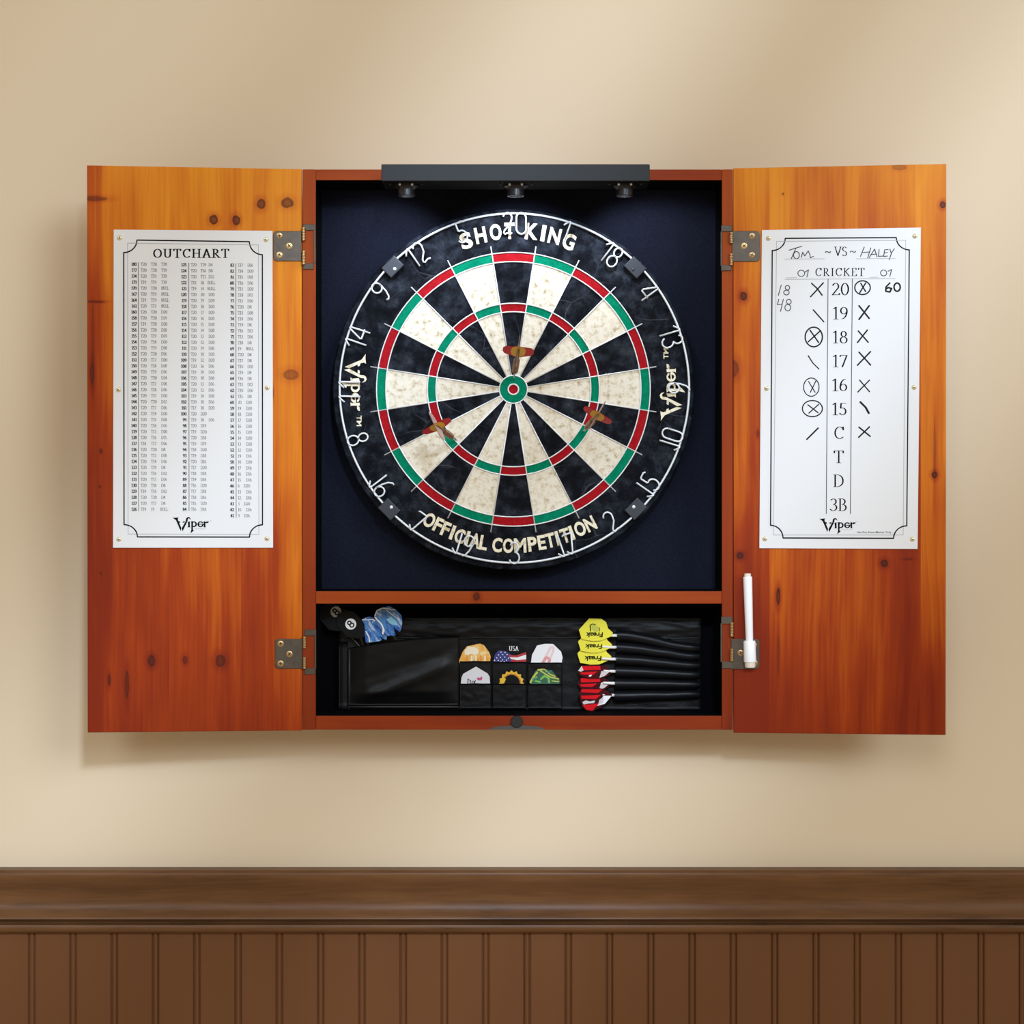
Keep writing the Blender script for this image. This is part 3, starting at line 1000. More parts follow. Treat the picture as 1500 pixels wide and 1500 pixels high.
logo(b, lambda x, y: f2(1227 + x, 773.8 - y))
line(b, [(1232, 776), (1248, 776)], 0.5, f2, 1)
line(b, [(1254, 764), (1255.6, 764)], 0.8, f2, 1)
done('logo', b, [M['ink'], M['inklite']], SCB)

# handwriting (zoom coordinates of the photo, 3.947 per pixel)
Z1 = lambda x, y: (1040 + x / 3.947, 220 + y / 3.947)
Z2 = lambda x, y: (1040 + x / 3.947, 560 + y / 3.947)


def pen(name, strokes, wd, Z=Z1, mi=0):
    """one written word, figure or mark = one part"""
    b = bmesh.new()
    for st in strokes:
        nibstroke(b, [Z(*p) for p in st], wd, wd, f2, 8)
    done(name, b, M['penlite'] if mi else M['pen'], SCB)


pen('handwritten_name', [[(458, 578), (490, 568), (530, 556)], [(497, 566), (470, 628)], arc(500, 607, 17, 21, 60, 420, 14),
                         [(528, 620), (536, 590), (548, 612), (568, 582), (578, 604), (580, 622), (598, 614)]], 1.3, Z1, 1)
pen('handwritten_name', [[(892, 560), (870, 614)], [(930, 565), (912, 622)], [(880, 592), (922, 588)], [(920, 622), (952, 572), (966, 618)], [(930, 604), (964, 600)],
                         [(978, 574), (974, 614), (1000, 612)], [(1030, 574), (1010, 576), (1004, 614), (1026, 612)], [(1008, 594), (1026, 592)], [(1040, 572), (1048, 596), (1066, 570)], [(1050, 594), (1036, 634)]], 1.3, Z1, 1)
pen('handwritten_score', [[(412, 780), (395, 840)], arc(448, 795, 13, 13, 40, 400, 12), arc(442, 823, 16, 14, 80, 440, 12)], 1.3, Z1, 1)
pen('handwritten_score', [[(398, 862), (390, 893), (418, 890)], [(424, 862), (408, 932)], arc(456, 876, 14, 14, 40, 400, 12), arc(450, 910, 17, 19, 80, 440, 12)], 1.3, Z1, 1)
pen('handwritten_score', [arc(528, 712, 20, 18, 0, 360, 14), [(550, 704), (570, 692), (560, 734)]], 1.3, Z1, 1)
pen('handwritten_score', [arc(1004, 710, 18, 17, 0, 360, 14), [(1030, 700), (1050, 690), (1040, 730)]], 1.3, Z1, 1)
pen('handwritten_score', [[(1040, 768), (1018, 790), (1016, 815), (1040, 820), (1050, 800), (1030, 794), (1018, 804)], arc(1082, 792, 18, 24, 60, 430, 16)], 2.5)
for strokes, wd, Z in (
        ([[(588, 770), (620, 800), (648, 838)], [(655, 767), (620, 806), (582, 847)]], 2.2, Z1),
        ([[(598, 924), (658, 992)]], 2.1, Z1),
        ([arc(600, 1080, 50, 57, 70, 440, 22), [(578, 1040), (628, 1112)], [(634, 1048), (568, 1108)]], 2.1, Z1),
        ([[(568, 1188), (596, 1232), (630, 1265)]], 1.8, Z1),
        ([arc(586, 1370, 45, 53, 80, 450, 22), [(570, 1338), (608, 1400)], [(612, 1335), (580, 1400)]], 1.5, Z1),
        ([arc(882, 795, 45, 40, 80, 450, 22), [(872, 770), (900, 818)], [(900, 768), (866, 824)]], 2.0, Z1),
        ([[(862, 900), (920, 972)], [(920, 900), (862, 978)]], 2.6, Z1),
        ([[(858, 1046), (914, 1110)], [(910, 1040), (853, 1112)]], 2.3, Z1),
        ([[(862, 1168), (928, 1242)], [(928, 1165), (853, 1243)]], 2.4, Z1),
        ([[(866, 1330), (922, 1396)], [(922, 1330), (855, 1398)]], 2.0, Z1),
        ([arc(592, 152, 58, 47, 70, 440, 22), [(566, 130), (625, 176)], [(628, 128), (572, 178)]], 1.8, Z2),
        ([[(625, 265), (560, 330)]], 2.4, Z2),
        ([[(870, 115), (900, 145), (918, 178)]], 3.2, Z2),
        ([[(862, 260), (926, 312)], [(922, 258), (860, 318)]], 2.4, Z2)):
    pen('tally_mark', strokes, wd, Z)

# ------------------------------------------------------------------ dartboard
BF = 0.037                    # face of the board
FB = yplane(BF)
BX, BY = 752.0, 570.3


def fb(px, py, lift=0.0): return FB(px, py, lift)


kb = S * (D + BF) / D
bc = FB(BX, BY)
BRD = empty('dartboard', bc + Vector((0, BACK - BF, -0.2265)), 'round bristle dartboard hanging inside the open cabinet', 'dartboard')
# body with rounded rim
b = bmesh.new()
R = 265.5 * kb
lathe(b, bc, (0, -1, 0), [(R - 0.012, -(BACK - BF)), (R - 0.001, -(BACK - BF) + 0.004), (R, -0.020), (R, -0.005), (R - 0.0015, -0.0018), (R - 0.004, -0.0003), (R - 0.006, -0.00002), (201 * kb, -0.00002), (0.0, -0.00002)], 160)
done('board_body', b, M['sblack'], BRD, True, autosmooth=30)
# scoring beds
order = [20, 1, 18, 4, 13, 6, 10, 15, 2, 17, 3, 19, 7, 16, 8, 11, 14, 9, 12, 5]
RB, RO, T0, T1, D0, D1 = 7.6, 20.5, 113.5, 126.0, 187.0, 200.5


def sector(bm, r0, r1, a0, a1, mi, n=6, lift=0.0003):
    ps = [(r1, a0 + (a1 - a0) * i / n) for i in range(n + 1)] + [(r0, a1 - (a1 - a0) * i / n) for i in range(n + 1)]
    flat(bm, [fb(BX + r * math.sin(a), BY - r * math.cos(a), lift) for r, a in ps], mi)


b = bmesh.new()
for i in range(20):
    a0 = math.radians(i * 18 - 9); a1 = math.radians(i * 18 + 9)
    dark = i % 2 == 0
    for r0, r1, mi in ((RO, T0, 0 if dark else 1), (T0, T1, 2 if dark else 3), (T1, D0, 0 if dark else 1), (D0, D1, 2 if dark else 3)):
        sector(b, r0, r1, a0, a1, mi)
bmesh.ops.remove_doubles(b, verts=b.verts[:], dist=1e-6)
done('scoring_beds', b, [M['sblack'], M['scream'], M['sred'], M['sgreen']], BRD)
b = bmesh.new()
lathe(b, bc, (0, -1, 0), [(RO * kb, 0.0), (RO * kb, 0.0008), (RB * kb, 0.0008), (RB * kb, 0.0)], 64)
done('outer_bull', b, M['sgreen'], BRD)
b = bmesh.new()
lathe(b, bc, (0, -1, 0), [(RB * kb, 0.0), (RB * kb, 0.0008), (0, 0.0008)], 48)
done('bullseye', b, M['sred'], BRD)
# spider
b = bmesh.new()
for i in range(20):
    a = math.radians(i * 18 + 9)
    tube(b, [fb(BX + r * math.sin(a), BY - r * math.cos(a), 0.0009) for r in (RO, 110, 212)], 0.00088, 6)
for r in (RO, T0, T1, D0, D1):
    tube(b, [fb(x, y, 0.0011) for x, y in circ(BX, BY, r, 120)], 0.0009, 6, True)
tube(b, [fb(x, y, 0.0012) for x, y in circ(BX, BY, RB, 48)], 0.0011, 6, True)
done('spider_wire', b, M['wire'], BRD, True)

# number ring with wire figures
RR = 256.0
b = bmesh.new()
RX, RY = 753.5, 568.5
RLIFT = 0.0042
tube(b, [fb(x, y, RLIFT) for x, y in circ(RX, RY, RR, 200)], 0.00145, 8, True)
RING = done('number_ring', b, M['ringwire'], BRD, True)
WD = {   # wire figures: width, polyline in units of figure height
    '0': (.48, [arc(.24, .76, .23, .24, 0, 180, 8) + arc(.24, .24, .23, .24, 180, 360, 8) + [(.47, .76)]]),
    '1': (.24, [[(-.04, .76), (.08, .90), (.18, 1.0), (.23, 1.01), (.24, .93), (.22, 0.0)]]),
    'l': (.24, [[(.22, 1.0), (.24, .08), (.22, -.01), (.16, .01), (-.02, .20)]]),
    '2': (.48, [arc(.23, .77, .21, .23, 165, -20, 10) + [(.36, .46), (.10, .18), (.06, .06), (.12, .0), (.30, .06), (.46, .02)]]),
    '3': (.46, [arc(.22, .77, .19, .23, 160, -70, 9) + [(.26, .54)] + arc(.22, .27, .24, .27, 75, -160, 11)]),
    '4': (.52, [[(.42, .0), (.42, .96), (.37, 1.0), (.32, .95), (.02, .36), (.03, .30), (.50, .30)]]),
    '5': (.48, [[(.46, .93), (.38, 1.0), (.12, .97), (.08, .92), (.10, .58), (.16, .56)] + arc(.20, .29, .25, .29, 90, -150, 11)]),
    '6': (.48, [[(.40, .98), (.30, 1.0), (.14, .84), (.04, .55), (.01, .28)] + arc(.24, .25, .23, .25, 180, 540, 16)]),
    '7': (.46, [[(.0, .90), (.04, .96), (.42, .96), (.45, .92), (.26, .10), (.21, -.01), (.15, .01), (.0, .18)]]),
    '8': (.46, [arc(.23, .77, .19, .23, -90, 90, 8) + arc(.23, .77, .19, .23, 90, 270, 8) + arc(.23, .27, .23, .27, 90, -270, 16)]),
    '9': (.48, [arc(.24, .75, .23, .25, 0, 360, 16) + [(.45, .60), (.38, .30), (.26, .06), (.16, .0), (.06, .06)]]),
}
FH = 31.0
for i, num in enumerate(order):
    th = math.radians(i * 18)
    rad = Vector((math.sin(th), -math.cos(th)))        # outward, photo axes (y down)
    flip = num in (10, 15, 2, 17, 3, 19, 7, 16, 8)
    up = -rad if flip else rad
    rt = Vector((-up.y, up.x))                          # right-hand direction for y-down axes
    txt = str(num).replace('1', 'l') if flip else str(num)
    H = FH
    gap = (0.44 if num == 11 else 0.17) * H
    tw = sum(WD[c][0] for c in txt) * H + gap * (len(txt) - 1)
    x = -tw / 2
    b = bmesh.new()
    jit = {5: -3.0, 11: -5.0, 4: 1.0}.get(num, 0)
    for c in txt:
        wdt, sts = WD[c]
        for st in sts:
            pts = []
            for (u, v) in st:
                r0 = RR - H + v * H + 1.0 if not flip else RR + 1.0 - v * H
                xx = x + u * H + jit
                # follow the ring
                sag = xx * xx / (2 * RR)
                q = Vector((RX, RY)) + rad * (r0 - sag) + rt * xx
                pts.append(fb(q.x, q.y, RLIFT + 0.0015))
            tube(b, pts, 0.00115, 7)
        x += wdt * H + gap
    done('number', b, M['ringwire'], RING, True)
# clips
for (cx, cy, rot, wht) in ((575, 390.5, -45, 1), (930.5, 391.5, 45, 0), (570, 746, 45, 1), (931.5, 745.5, -45, 1)):
    b = bmesh.new()
    a = math.radians(rot)
    L, Wd = 13.5, 10.5
    poly = []
    for u, v in ((-L, -Wd), (L, -Wd), (L, Wd), (-L, Wd)):
        poly.append((cx + u * math.cos(a) - v * math.sin(a), cy + u * math.sin(a) + v * math.cos(a)))
    prism(b, poly, FB, 0.0001, 0.0066, bev=0.0012)
    cl = done('ring_clip', b, M['clip'], BRD)
    b = bmesh.new()
    inw = (Vector((BX, BY)) - Vector((cx, cy))).normalized() * 4.5
    lathe(b, fb(cx + inw.x, cy + inw.y, 0.0064), (0, -1, 0), [(0.0022, 0), (0.0021, 0.0005), (0.0012, 0.0009), (0, 0.0009)], 16)
    done('rivet', b, M['rivet'] if wht else M['clip'], cl, True, autosmooth=60)


# lettering printed on the board
def arc_text(name, chars, flip, hgt, mlift=0.00045):
    b = bmesh.new()
    for ch, cx, cy, wd in chars:
        rad = (Vector((cx, cy)) - Vector((BX, BY))).normalized()
        rad = (rad + Vector((0, 1 if flip else -1)) * 0.12).normalized()
        up = -rad if flip else rad
        rt = Vector((-up.y, up.x))
        sans_text(b, ch, lambda x, y: fb(cx + rt.x * x + up.x * y, cy + rt.y * x + up.y * y, mlift), wd, hgt, 0.035)
    return done(name, b, M['letter'], BRD)


arc_text('lettering', [('S', 683, 352.5, 17.5), ('H', 704, 344.5, 16.5), ('O', 726, 340, 17), ('T', 746.5, 338, 15), ('K', 779, 339, 19), ('I', 796, 341.6, 6.2), ('N', 812.5, 345.6, 17.5), ('G', 833.5, 354, 18)], False, 24)
arc_text('lettering', [('O', 629, 762, 16), ('F', 642, 769, 11.5), ('F', 653, 775, 11.5), ('I', 662.8, 780, 5.0), ('C', 673.5, 785.5, 14.5), ('I', 684.5, 788.5, 5.0), ('A', 696, 792, 16), ('L', 708.5, 795, 11.5),
                       ('C', 728.4, 798.4, 14.5), ('O', 744.5, 799.4, 15.5), ('M', 762, 799, 18), ('P', 779.8, 797, 13), ('E', 793.5, 794.6, 11.5), ('T', 806, 791.5, 13.5), ('I', 816.6, 788.6, 5.0), ('T', 828, 784.5, 13.5),
                       ('I', 837.5, 780.5, 5.0), ('O', 849.6, 774.6, 16), ('N', 864.5, 767.4, 15)], True, 21.5)
for sgn in (1, -1):
    b = bmesh.new()
    k = 1.56
    if sgn > 0:     # left side, reading downwards, tops towards the bull
        f = lambda x, y: fb(513.5 + y * k, 561 + x * k, 0.00045)
        tmf = lambda x, y: fb(526 + y, 616.5 + x, 0.00045)
    else:           # right side, reading upwards
        f = lambda x, y: fb(990 - y * k, 574 - x * k, 0.00045)
        tmf = lambda x, y: fb(975.5 - y, 518 - x, 0.00045)
    logo(b, f)
    sans_text(b, 'TM', tmf, 15.5, 7.2, 0.02)
    done('logo', b, M['letter'], BRD)

# ------------------------------------------------------------------ light bar
BARY = -0.062
FBAR = yplane(BARY)
LB = empty('light_bar', F0(755, 264), 'dark grey light bar with three small spotlights over the dartboard', 'light')
p0 = FBAR(558.5, 265.3); p1 = FBAR(952, 240.3)
b = bmesh.new()
box(b, p0.x, p1.x, BARY, -0.0003, p0.z, p1.z, 0.0012)
for f in b.faces:
    if f.normal.z < -0.9:
        f.material_index = 1
done('housing', b, [M['bar'], M['barunder']], LB)
for (lx) in (595.5, 755.5, 914.5):
    c = P(lx, 266, -0.034)
    c.z = p0.z
    b = bmesh.new()
    lathe(b, c, (0, 0, -1), [(0.0145, 0.0), (0.0145, 0.0025), (0.0125, 0.0035), (0.0115, 0.0050), (0.0105, 0.0060), (0.0105, 0.0135), (0.0098, 0.0142), (0.0085, 0.0142), (0.0085, 0.0085), (0.0, 0.0085)], 40)
    sp = done('spotlight', b, M['lamp'], LB, True, autosmooth=35)
    b = bmesh.new()
    lathe(b, c + Vector((0, 0, -0.0086)), (0, 0, -1), [(0.0080, 0.0), (0.0078, 0.0005), (0.0, 0.0006)], 24)
    done('lens', b, M['lens'], sp, True)
    for dx in (-0.0075, 0.0075):
        b = bmesh.new()
        lathe(b, c + Vector((dx, -0.0125, -0.0012)), (0, -1, 0), [(0.0016, 0.0), (0.0015, 0.0012), (0.0006, 0.002), (0, 0.002)], 12)
        done('rivet', b, M['rivet'], sp, True)
    for dx in (-0.0165, 0.0170):
        b = bmesh.new()
        lathe(b, c + Vector((dx * 1.15, -0.016, 0.0002)), (0, 0, -1), [(0.0015, 0.0), (0.0015, 0.002), (0.0008, 0.003), (0, 0.003)], 12)
        done('screw', b, M['lamp'], LB, True)
    tgt = P(lx + (lx - 755) * 0.25, 440, 0.075)
    l = light('spotlight_beam', 'SPOT', c + Vector((0, 0.002, -0.020)), tgt, 0.78, (0.76, 0.86, 1.0), 0.0, spot_size=math.radians(118), spot_blend=0.55, shadow_soft_size=0.006)

# ------------------------------------------------------------------ darts stuck in the board
def frame_from(axis, roll):
    axis = axis.normalized()
    u = Vector((0, 0, 1)) - axis * axis.z
    u.normalize()
    v = axis.cross(u)
    c, s = math.cos(roll), math.sin(roll)
    return axis, u * c + v * s, v * c - u * s


def stuck_dart(label, tip, tail, roll, depth):
    a = fb(tip[0], tip[1], -0.006)
    t = P(tail[0], tail[1], BF - depth)
    ax = t - a
    L = ax.length
    ax, u, v = frame_from(ax, roll)
    o = empty('dart', fb(tip[0], tip[1], 0.0), label, 'dart', 'darts stuck in the board')
    b = bmesh.new()
    lathe(b, a, ax, [(0.0, 0.0), (0.0011, 0.006), (0.0012, 0.036)], 12)
    done('point', b, M['point'], o, True)
    b = bmesh.new()
    pr = [(0.0016, 0.034), (0.0036, 0.038)]
    for i in range(9):
        h = 0.040 + i * 0.0042
        pr += [(0.0041, h), (0.0041, h + 0.0028), (0.0034, h + 0.0031), (0.0034, h + 0.0038)]
    pr += [(0.0038, 0.079), (0.0024, 0.083)]
    lathe(b, a, ax, pr, 18)
    done('barrel', b, M['barrel'], o, True, autosmooth=35)
    b = bmesh.new()
    lathe(b, a, ax, [(0.0024, 0.081), (0.0022, 0.086), (0.0017, 0.092), (0.0020, 0.108), (0.0016, 0.113), (0.0012, L + 0.012)], 12)
    done('shaft', b, M['shaft'], o, True)
    # four fins
    b = bmesh.new()
    z0 = L - 0.020
    out = [(0.0, 0.0), (0.012, 0.0165), (0.020, 0.0185), (0.031, 0.0185), (0.037, 0.0145), (0.039, 0.0)]
    inn = [(0.0, 0.0), (0.010, 0.0075), (0.020, 0.0085), (0.031, 0.008), (0.037, 0.0055), (0.039, 0.0)]
    for k in range(4):
        e = (u, v, -u, -v)[k]
        nn = ax.cross(e)
        for sgn in (-1, 1):
            off = nn * (0.00025 * sgn)
            A = [b.verts.new(a + ax * (z0 + h) + e * (r + 0.0004) + off) for h, r in out]
            I = [b.verts.new(a + ax * (z0 + h) + e * (r + 0.0004) + off) for h, r in inn[1:-1]]
            f = b.faces.new([A[0], I[0], I[1], I[2], I[3], A[-1]])
            f.material_index = 1 if k % 2 else 2
            for j in range(1, 4):
                f = b.faces.new([I[j - 1], A[j], A[j + 1], I[j]]); f.material_index = 0 if k % 2 else 2
            f = b.faces.new([A[0], A[1], I[0]]); f.material_index = 0 if k % 2 else 2
            f = b.faces.new([A[4], A[5], I[3]]); f.material_index = 0 if k % 2 else 2
    done('flight', b, [M['fred'], M['fyel'], M['fpink']], o)


stuck_dart('dart with red and gold flight stuck in the green ring just above the bullseye', (752, 558), (759, 515.5), math.radians(-6), 0.100)
stuck_dart('red-flighted dart on the left of the board leaning right in the green triple bed', (671, 646), (641, 625), math.radians(28), 0.100)
stuck_dart('red-flighted dart on the right of the board tipped into the green triple bed', (853, 634), (874.5, 609), math.radians(-30), 0.100)

# ------------------------------------------------------------------ dry-erase marker
MK_c = DR(1098.2, 953, 0.0098)
top = DR(1095.2, 846, 0.0100)
ax = (top - MK_c).normalized()
MK = empty('dry_erase_marker', DR(1098.6, 977.5, 0.0016), 'white dry-erase marker standing cap down on the lower right hinge', 'marker')
L0 = (969 - 953) * S


def along(py):
    return (953 - py) * S * 1.004


b = bmesh.new()
lathe(b, MK_c, ax, [(0.0042, along(939)), (0.0046, along(937)), (0.0056, along(850)), (0.0056, along(847)), (0.0052, along(845.6)), (0.0, along(845.6))], 28)
done('barrel', b, M['plastic'], MK, True, autosmooth=40)
b = bmesh.new()
lathe(b, MK_c, ax, [(0.0042, along(846)), (0.0042, along(842.4)), (0.0037, along(841)), (0.0, along(841))], 24)
done('end_plug', b, M['eraser'], MK, True, autosmooth=40)
b = bmesh.new()
lathe(b, MK_c, ax, [(0.0, along(969.5)), (0.0076, along(969.5)), (0.0078, along(968.5)), (0.0074, along(940)), (0.0068, along(938.6)), (0.0, along(938.6))], 28)
done('cap', b, M['plastic'], MK, True, autosmooth=40)
b = bmesh.new()
lathe(b, MK_c, ax, [(0.0, along(977.5)), (0.0060, along(977.5)), (0.0066, along(976)), (0.0066, along(969.3)), (0.0, along(969.3))], 28)
done('eraser', b, M['eraser'], MK, True, autosmooth=40)

# ------------------------------------------------------------------ dart wallet
WY = 0.066
FW = yplane(WY)
zfloor = fz(1048.5)
WAL = empty('dart_wallet', Vector((FW(760, 1000).x, WY, zfloor)), 'black nylon dart wallet spread open in the compartment under the dartboard', 'wallet')


def sheet(bm, x0, x1, ya, yb, Y0, thick, fn, nx=40, ny=20, mi=0):
    """curved cloth panel; ya(t), yb(t) give the top and bottom in pixels, fn(u,v) bulge in metres"""
    g = []
    for j in range(ny + 1):
        row = []
        for i in range(nx + 1):
            u, v = i / nx, j / ny
            px = x0 + (x1 - x0) * u
            py = ya(u) + (yb(u) - ya(u)) * v
            row.append(bm.verts.new(P(px, py, Y0 - fn(u, v))))
        g.append(row)
    fs = []
    for j in range(ny):
        for i in range(nx):
            fs.append(bm.faces.new((g[j][i], g[j + 1][i], g[j + 1][i + 1], g[j][i + 1])))
    # a rim that closes the panel on its back
    edge = [g[0][i] for i in range(nx + 1)] + [g[j][nx] for j in range(1, ny + 1)] + [g[ny][i] for i in range(nx - 1, -1, -1)] + [g[j][0] for j in range(ny - 1, 0, -1)]
    bk = []
    for v in edge:
        bk.append(bm.verts.new((v.co.x, max(Y0 + thick, v.co.y + 0.0005), v.co.z)))
    n = len(edge)
    for i in range(n):
        fs.append(bm.faces.new((edge[i], bk[i], bk[(i + 1) % n], edge[(i + 1) % n])))
    for f in fs:
        f.material_index = mi


def nz(u, v, s, seed):
    return noise.noise(Vector((u * s, v * s, seed)))


b = bmesh.new()
sheet(b, 497, 1027, lambda t: 906 + 2 * nz(t, 0, 6, 1), lambda t: 1039.5, WY, BACK - WY - 0.0005,
      lambda u, v: 0.0011 * nz(u * 3, v, 7, 2) + 0.0008 * nz(u * 6, v * 1.6, 8, 9), 90, 30)
done('backing', b, M['nylon'], WAL, True)
b = bmesh.new()
sheet(b, 497, 1027, lambda t: 905, lambda t: 935 + 2 * nz(t, 0, 5, 4), WY - 0.002, 0.0015,
      lambda u, v: 0.0025 * math.sin(math.pi * v) + 0.0018 * nz(u * 5, v * 1.2, 5, 3), 90, 12)
done('folded_flap', b, M['nylon'], WAL, True)
b = bmesh.new()


def pock(u, v):
    e = min(1, 6 * u) * min(1, 6 * (1 - u)) * min(1, 5 * (1 - v))
    fold = 0.0030 * math.exp(-((v - (0.98 - 0.62 * u)) / 0.10) ** 2) * (1 if u > 0.2 else u / 0.2)
    fold2 = 0.0018 * math.exp(-((v - (0.62 - 0.45 * u)) / 0.07) ** 2)
    return 0.001 + e * (0.008 * (1 - 0.35 * v) + fold - fold2 * 0.6) + 0.0005 * nz(u, v, 7, 5)


sheet(b, 511, 672.5, lambda t: 949 - 17 * t - 3 * math.sin(math.pi * t), lambda t: 1033, WY - 0.003, 0.0025, pock, 50, 30)
done('large_pocket', b, M['leather'], WAL, True)
b = bmesh.new()
tube(b, [P(x, 1035.5, WY - 0.0045) for x in (511, 560, 620, 672)], 0.0012, 6)
tube(b, [P(511.5, y, WY - 0.0045) for y in (952, 990, 1035)], 0.0009, 6)
done('piping', b, M['trim'], WAL, True)
# left binding
b = bmesh.new()
sheet(b, 496.5, 509.5, lambda t: 940, lambda t: 1038, WY - 0.001, 0.0007, lambda u, v: 0.0015 * math.sin(math.pi * u), 6, 10)
done('binding', b, M['nylon'], WAL, True)
# small pockets: two rows of three
PX = [(673.5, 720), (722, 771.5), (773.5, 823.5)]
for row, (ya, yb, Yp) in enumerate(((968.5, 1012, WY - 0.0052), (1001.3, 1037.5, WY - 0.0076))):
    for cidx, (xa, xb) in enumerate(PX):
        b = bmesh.new()
        sheet(b, xa, xb, lambda t: ya + (1.5 if row == 0 else 0.5) * cidx * 0.7 + 0.5 * nz(t, 0, 3, cidx), lambda t: yb, Yp, 0.0008,
              lambda u, v: 0.0016 * math.sin(math.pi * u) * (1 - 0.4 * v) + 0.0006 * nz(u, v, 5, cidx + row * 3), 20, 14)
        done('small_pocket', b, M['nylon'], WAL, True)
# dart sleeves
SLY = [(931.0, 949.5), (948.5, 961.5), (966.0, 975.0), (983.5, 988.5), (1001.5, 1003), (1019.5, 1017.5)]
for i, (yl, yr) in enumerate(SLY):
    b = bmesh.new()
    n = 16
    pts, rr = [], []
    for k in range(n + 1):
        t = k / n
        px = 903.5 - i * 0.8 + (1024.5 - 903.5 + i * 0.8) * t
        py = yl + (yr - yl) * (3 * t * t - 2 * t ** 3) + 0.9 * nz(t, i, 4, 7)
        pts.append(P(px, py, WY - 0.0070 + 0.0035 * t))
        rr.append((8.9 - 1.9 * t + 0.5 * nz(t, i, 6, 11)) * S * (1 if t < 0.95 else 0.8))
    tube(b, pts, rr, 14)
    done('dart_sleeve', b, M['sleeve'], WAL, True, autosmooth=60)


# ------------------------------------------------------------------ stored darts with folded flights
def flight_plate(parent, poly, Y, m, thick=0.0006, splay=0.0, name='flight'):
    b = bmesh.new()
    pl = yplane(Y)
    prism(b, poly, pl, 0.0, thick, 0)
    if splay:
        cx = sum(p[0] for p in poly) / len(poly); cy = sum(p[1] for p in poly) / len(poly)
        q = [(cx + (x - cx) * 0.97 + 0.8, cy + (y - cy) * 0.97) for x, y in poly]
        prism(b, q, pl, -0.0022, -0.0016, 0)
    return done(name, b, m, parent), (lambda x, y, l=0.0: pl(x, y, thick + 0.0002 + l))


def stored_dart(i, label, kind, y, x_off):
    Ysh = WY - 0.0105
    o = empty('stored_dart', P(900 + x_off, y, Ysh), label, 'dart', 'darts with %s flights in the wallet sleeves' % kind)
    b = bmesh.new()
    q0, q1 = P(884 + x_off, y - 1.0, Ysh - 0.0025), P(912 + x_off, y, WY - 0.0075)
    tube(b, [q0, P(897 + x_off, y - 0.2, Ysh - 0.001), q1], [0.0014, 0.0019, 0.0021], 12)
    done('shaft', b, M['wshaft'], o, True, autosmooth=50)
    return o


YO = [(848, 922.5), (863, 906), (881, 906.5), (887.5, 911), (890.5, 920.5), (897.6, 926.8), (896.5, 931.6), (880, 938.6), (867, 939), (852, 936.2)]
names = ('top', 'middle', 'lowest')
for i in range(3):
    dy = (0, 17.2, 34.6)[i]; dx = (0, -1.2, -2.2)[i]
    o = stored_dart(i, ('dart with yellow flight in the topmost wallet sleeve', 'yellow-flighted dart between two other yellow ones in the wallet', 'lowest of the yellow-flighted darts, just above the red ones')[i], 'yellow', 931 + dy, dx)
    poly = [(x + dx, y + dy) for x, y in YO]
    Yf = WY - 0.0150 + 0.0026 * i
    fl, f3 = flight_plate(o, poly, Yf, M['yellow'], splay=1)
    b = bmesh.new()
    # the word upside down, and the small line figure above it
    ty = 929.8 + dy; tx = 870.5 + dx
    sans_text(b, 'Freak', lambda x, y: f3(tx - x, ty + y), 25.0, 7.2, 0.03, 0, 0.12)
    if i == 0:
        nibstroke(b, [(865, 924.5), (864.6, 916), (867.5, 914), (872, 914.5)], 1.6, 1.2, f3, 8, 0)
        nibstroke(b, [(877.5, 919.5), (878.6, 921.5), (877.8, 924.5)], 1.0, 1.2, f3, 8, 0)
        flat(b, [f3(x, y) for x, y in [(867, 916), (872, 915), (877, 919), (876.5, 925), (871, 926), (866.5, 921)]], 1)
    done('print', b, [M['ink'], M['ygreen']], fl)

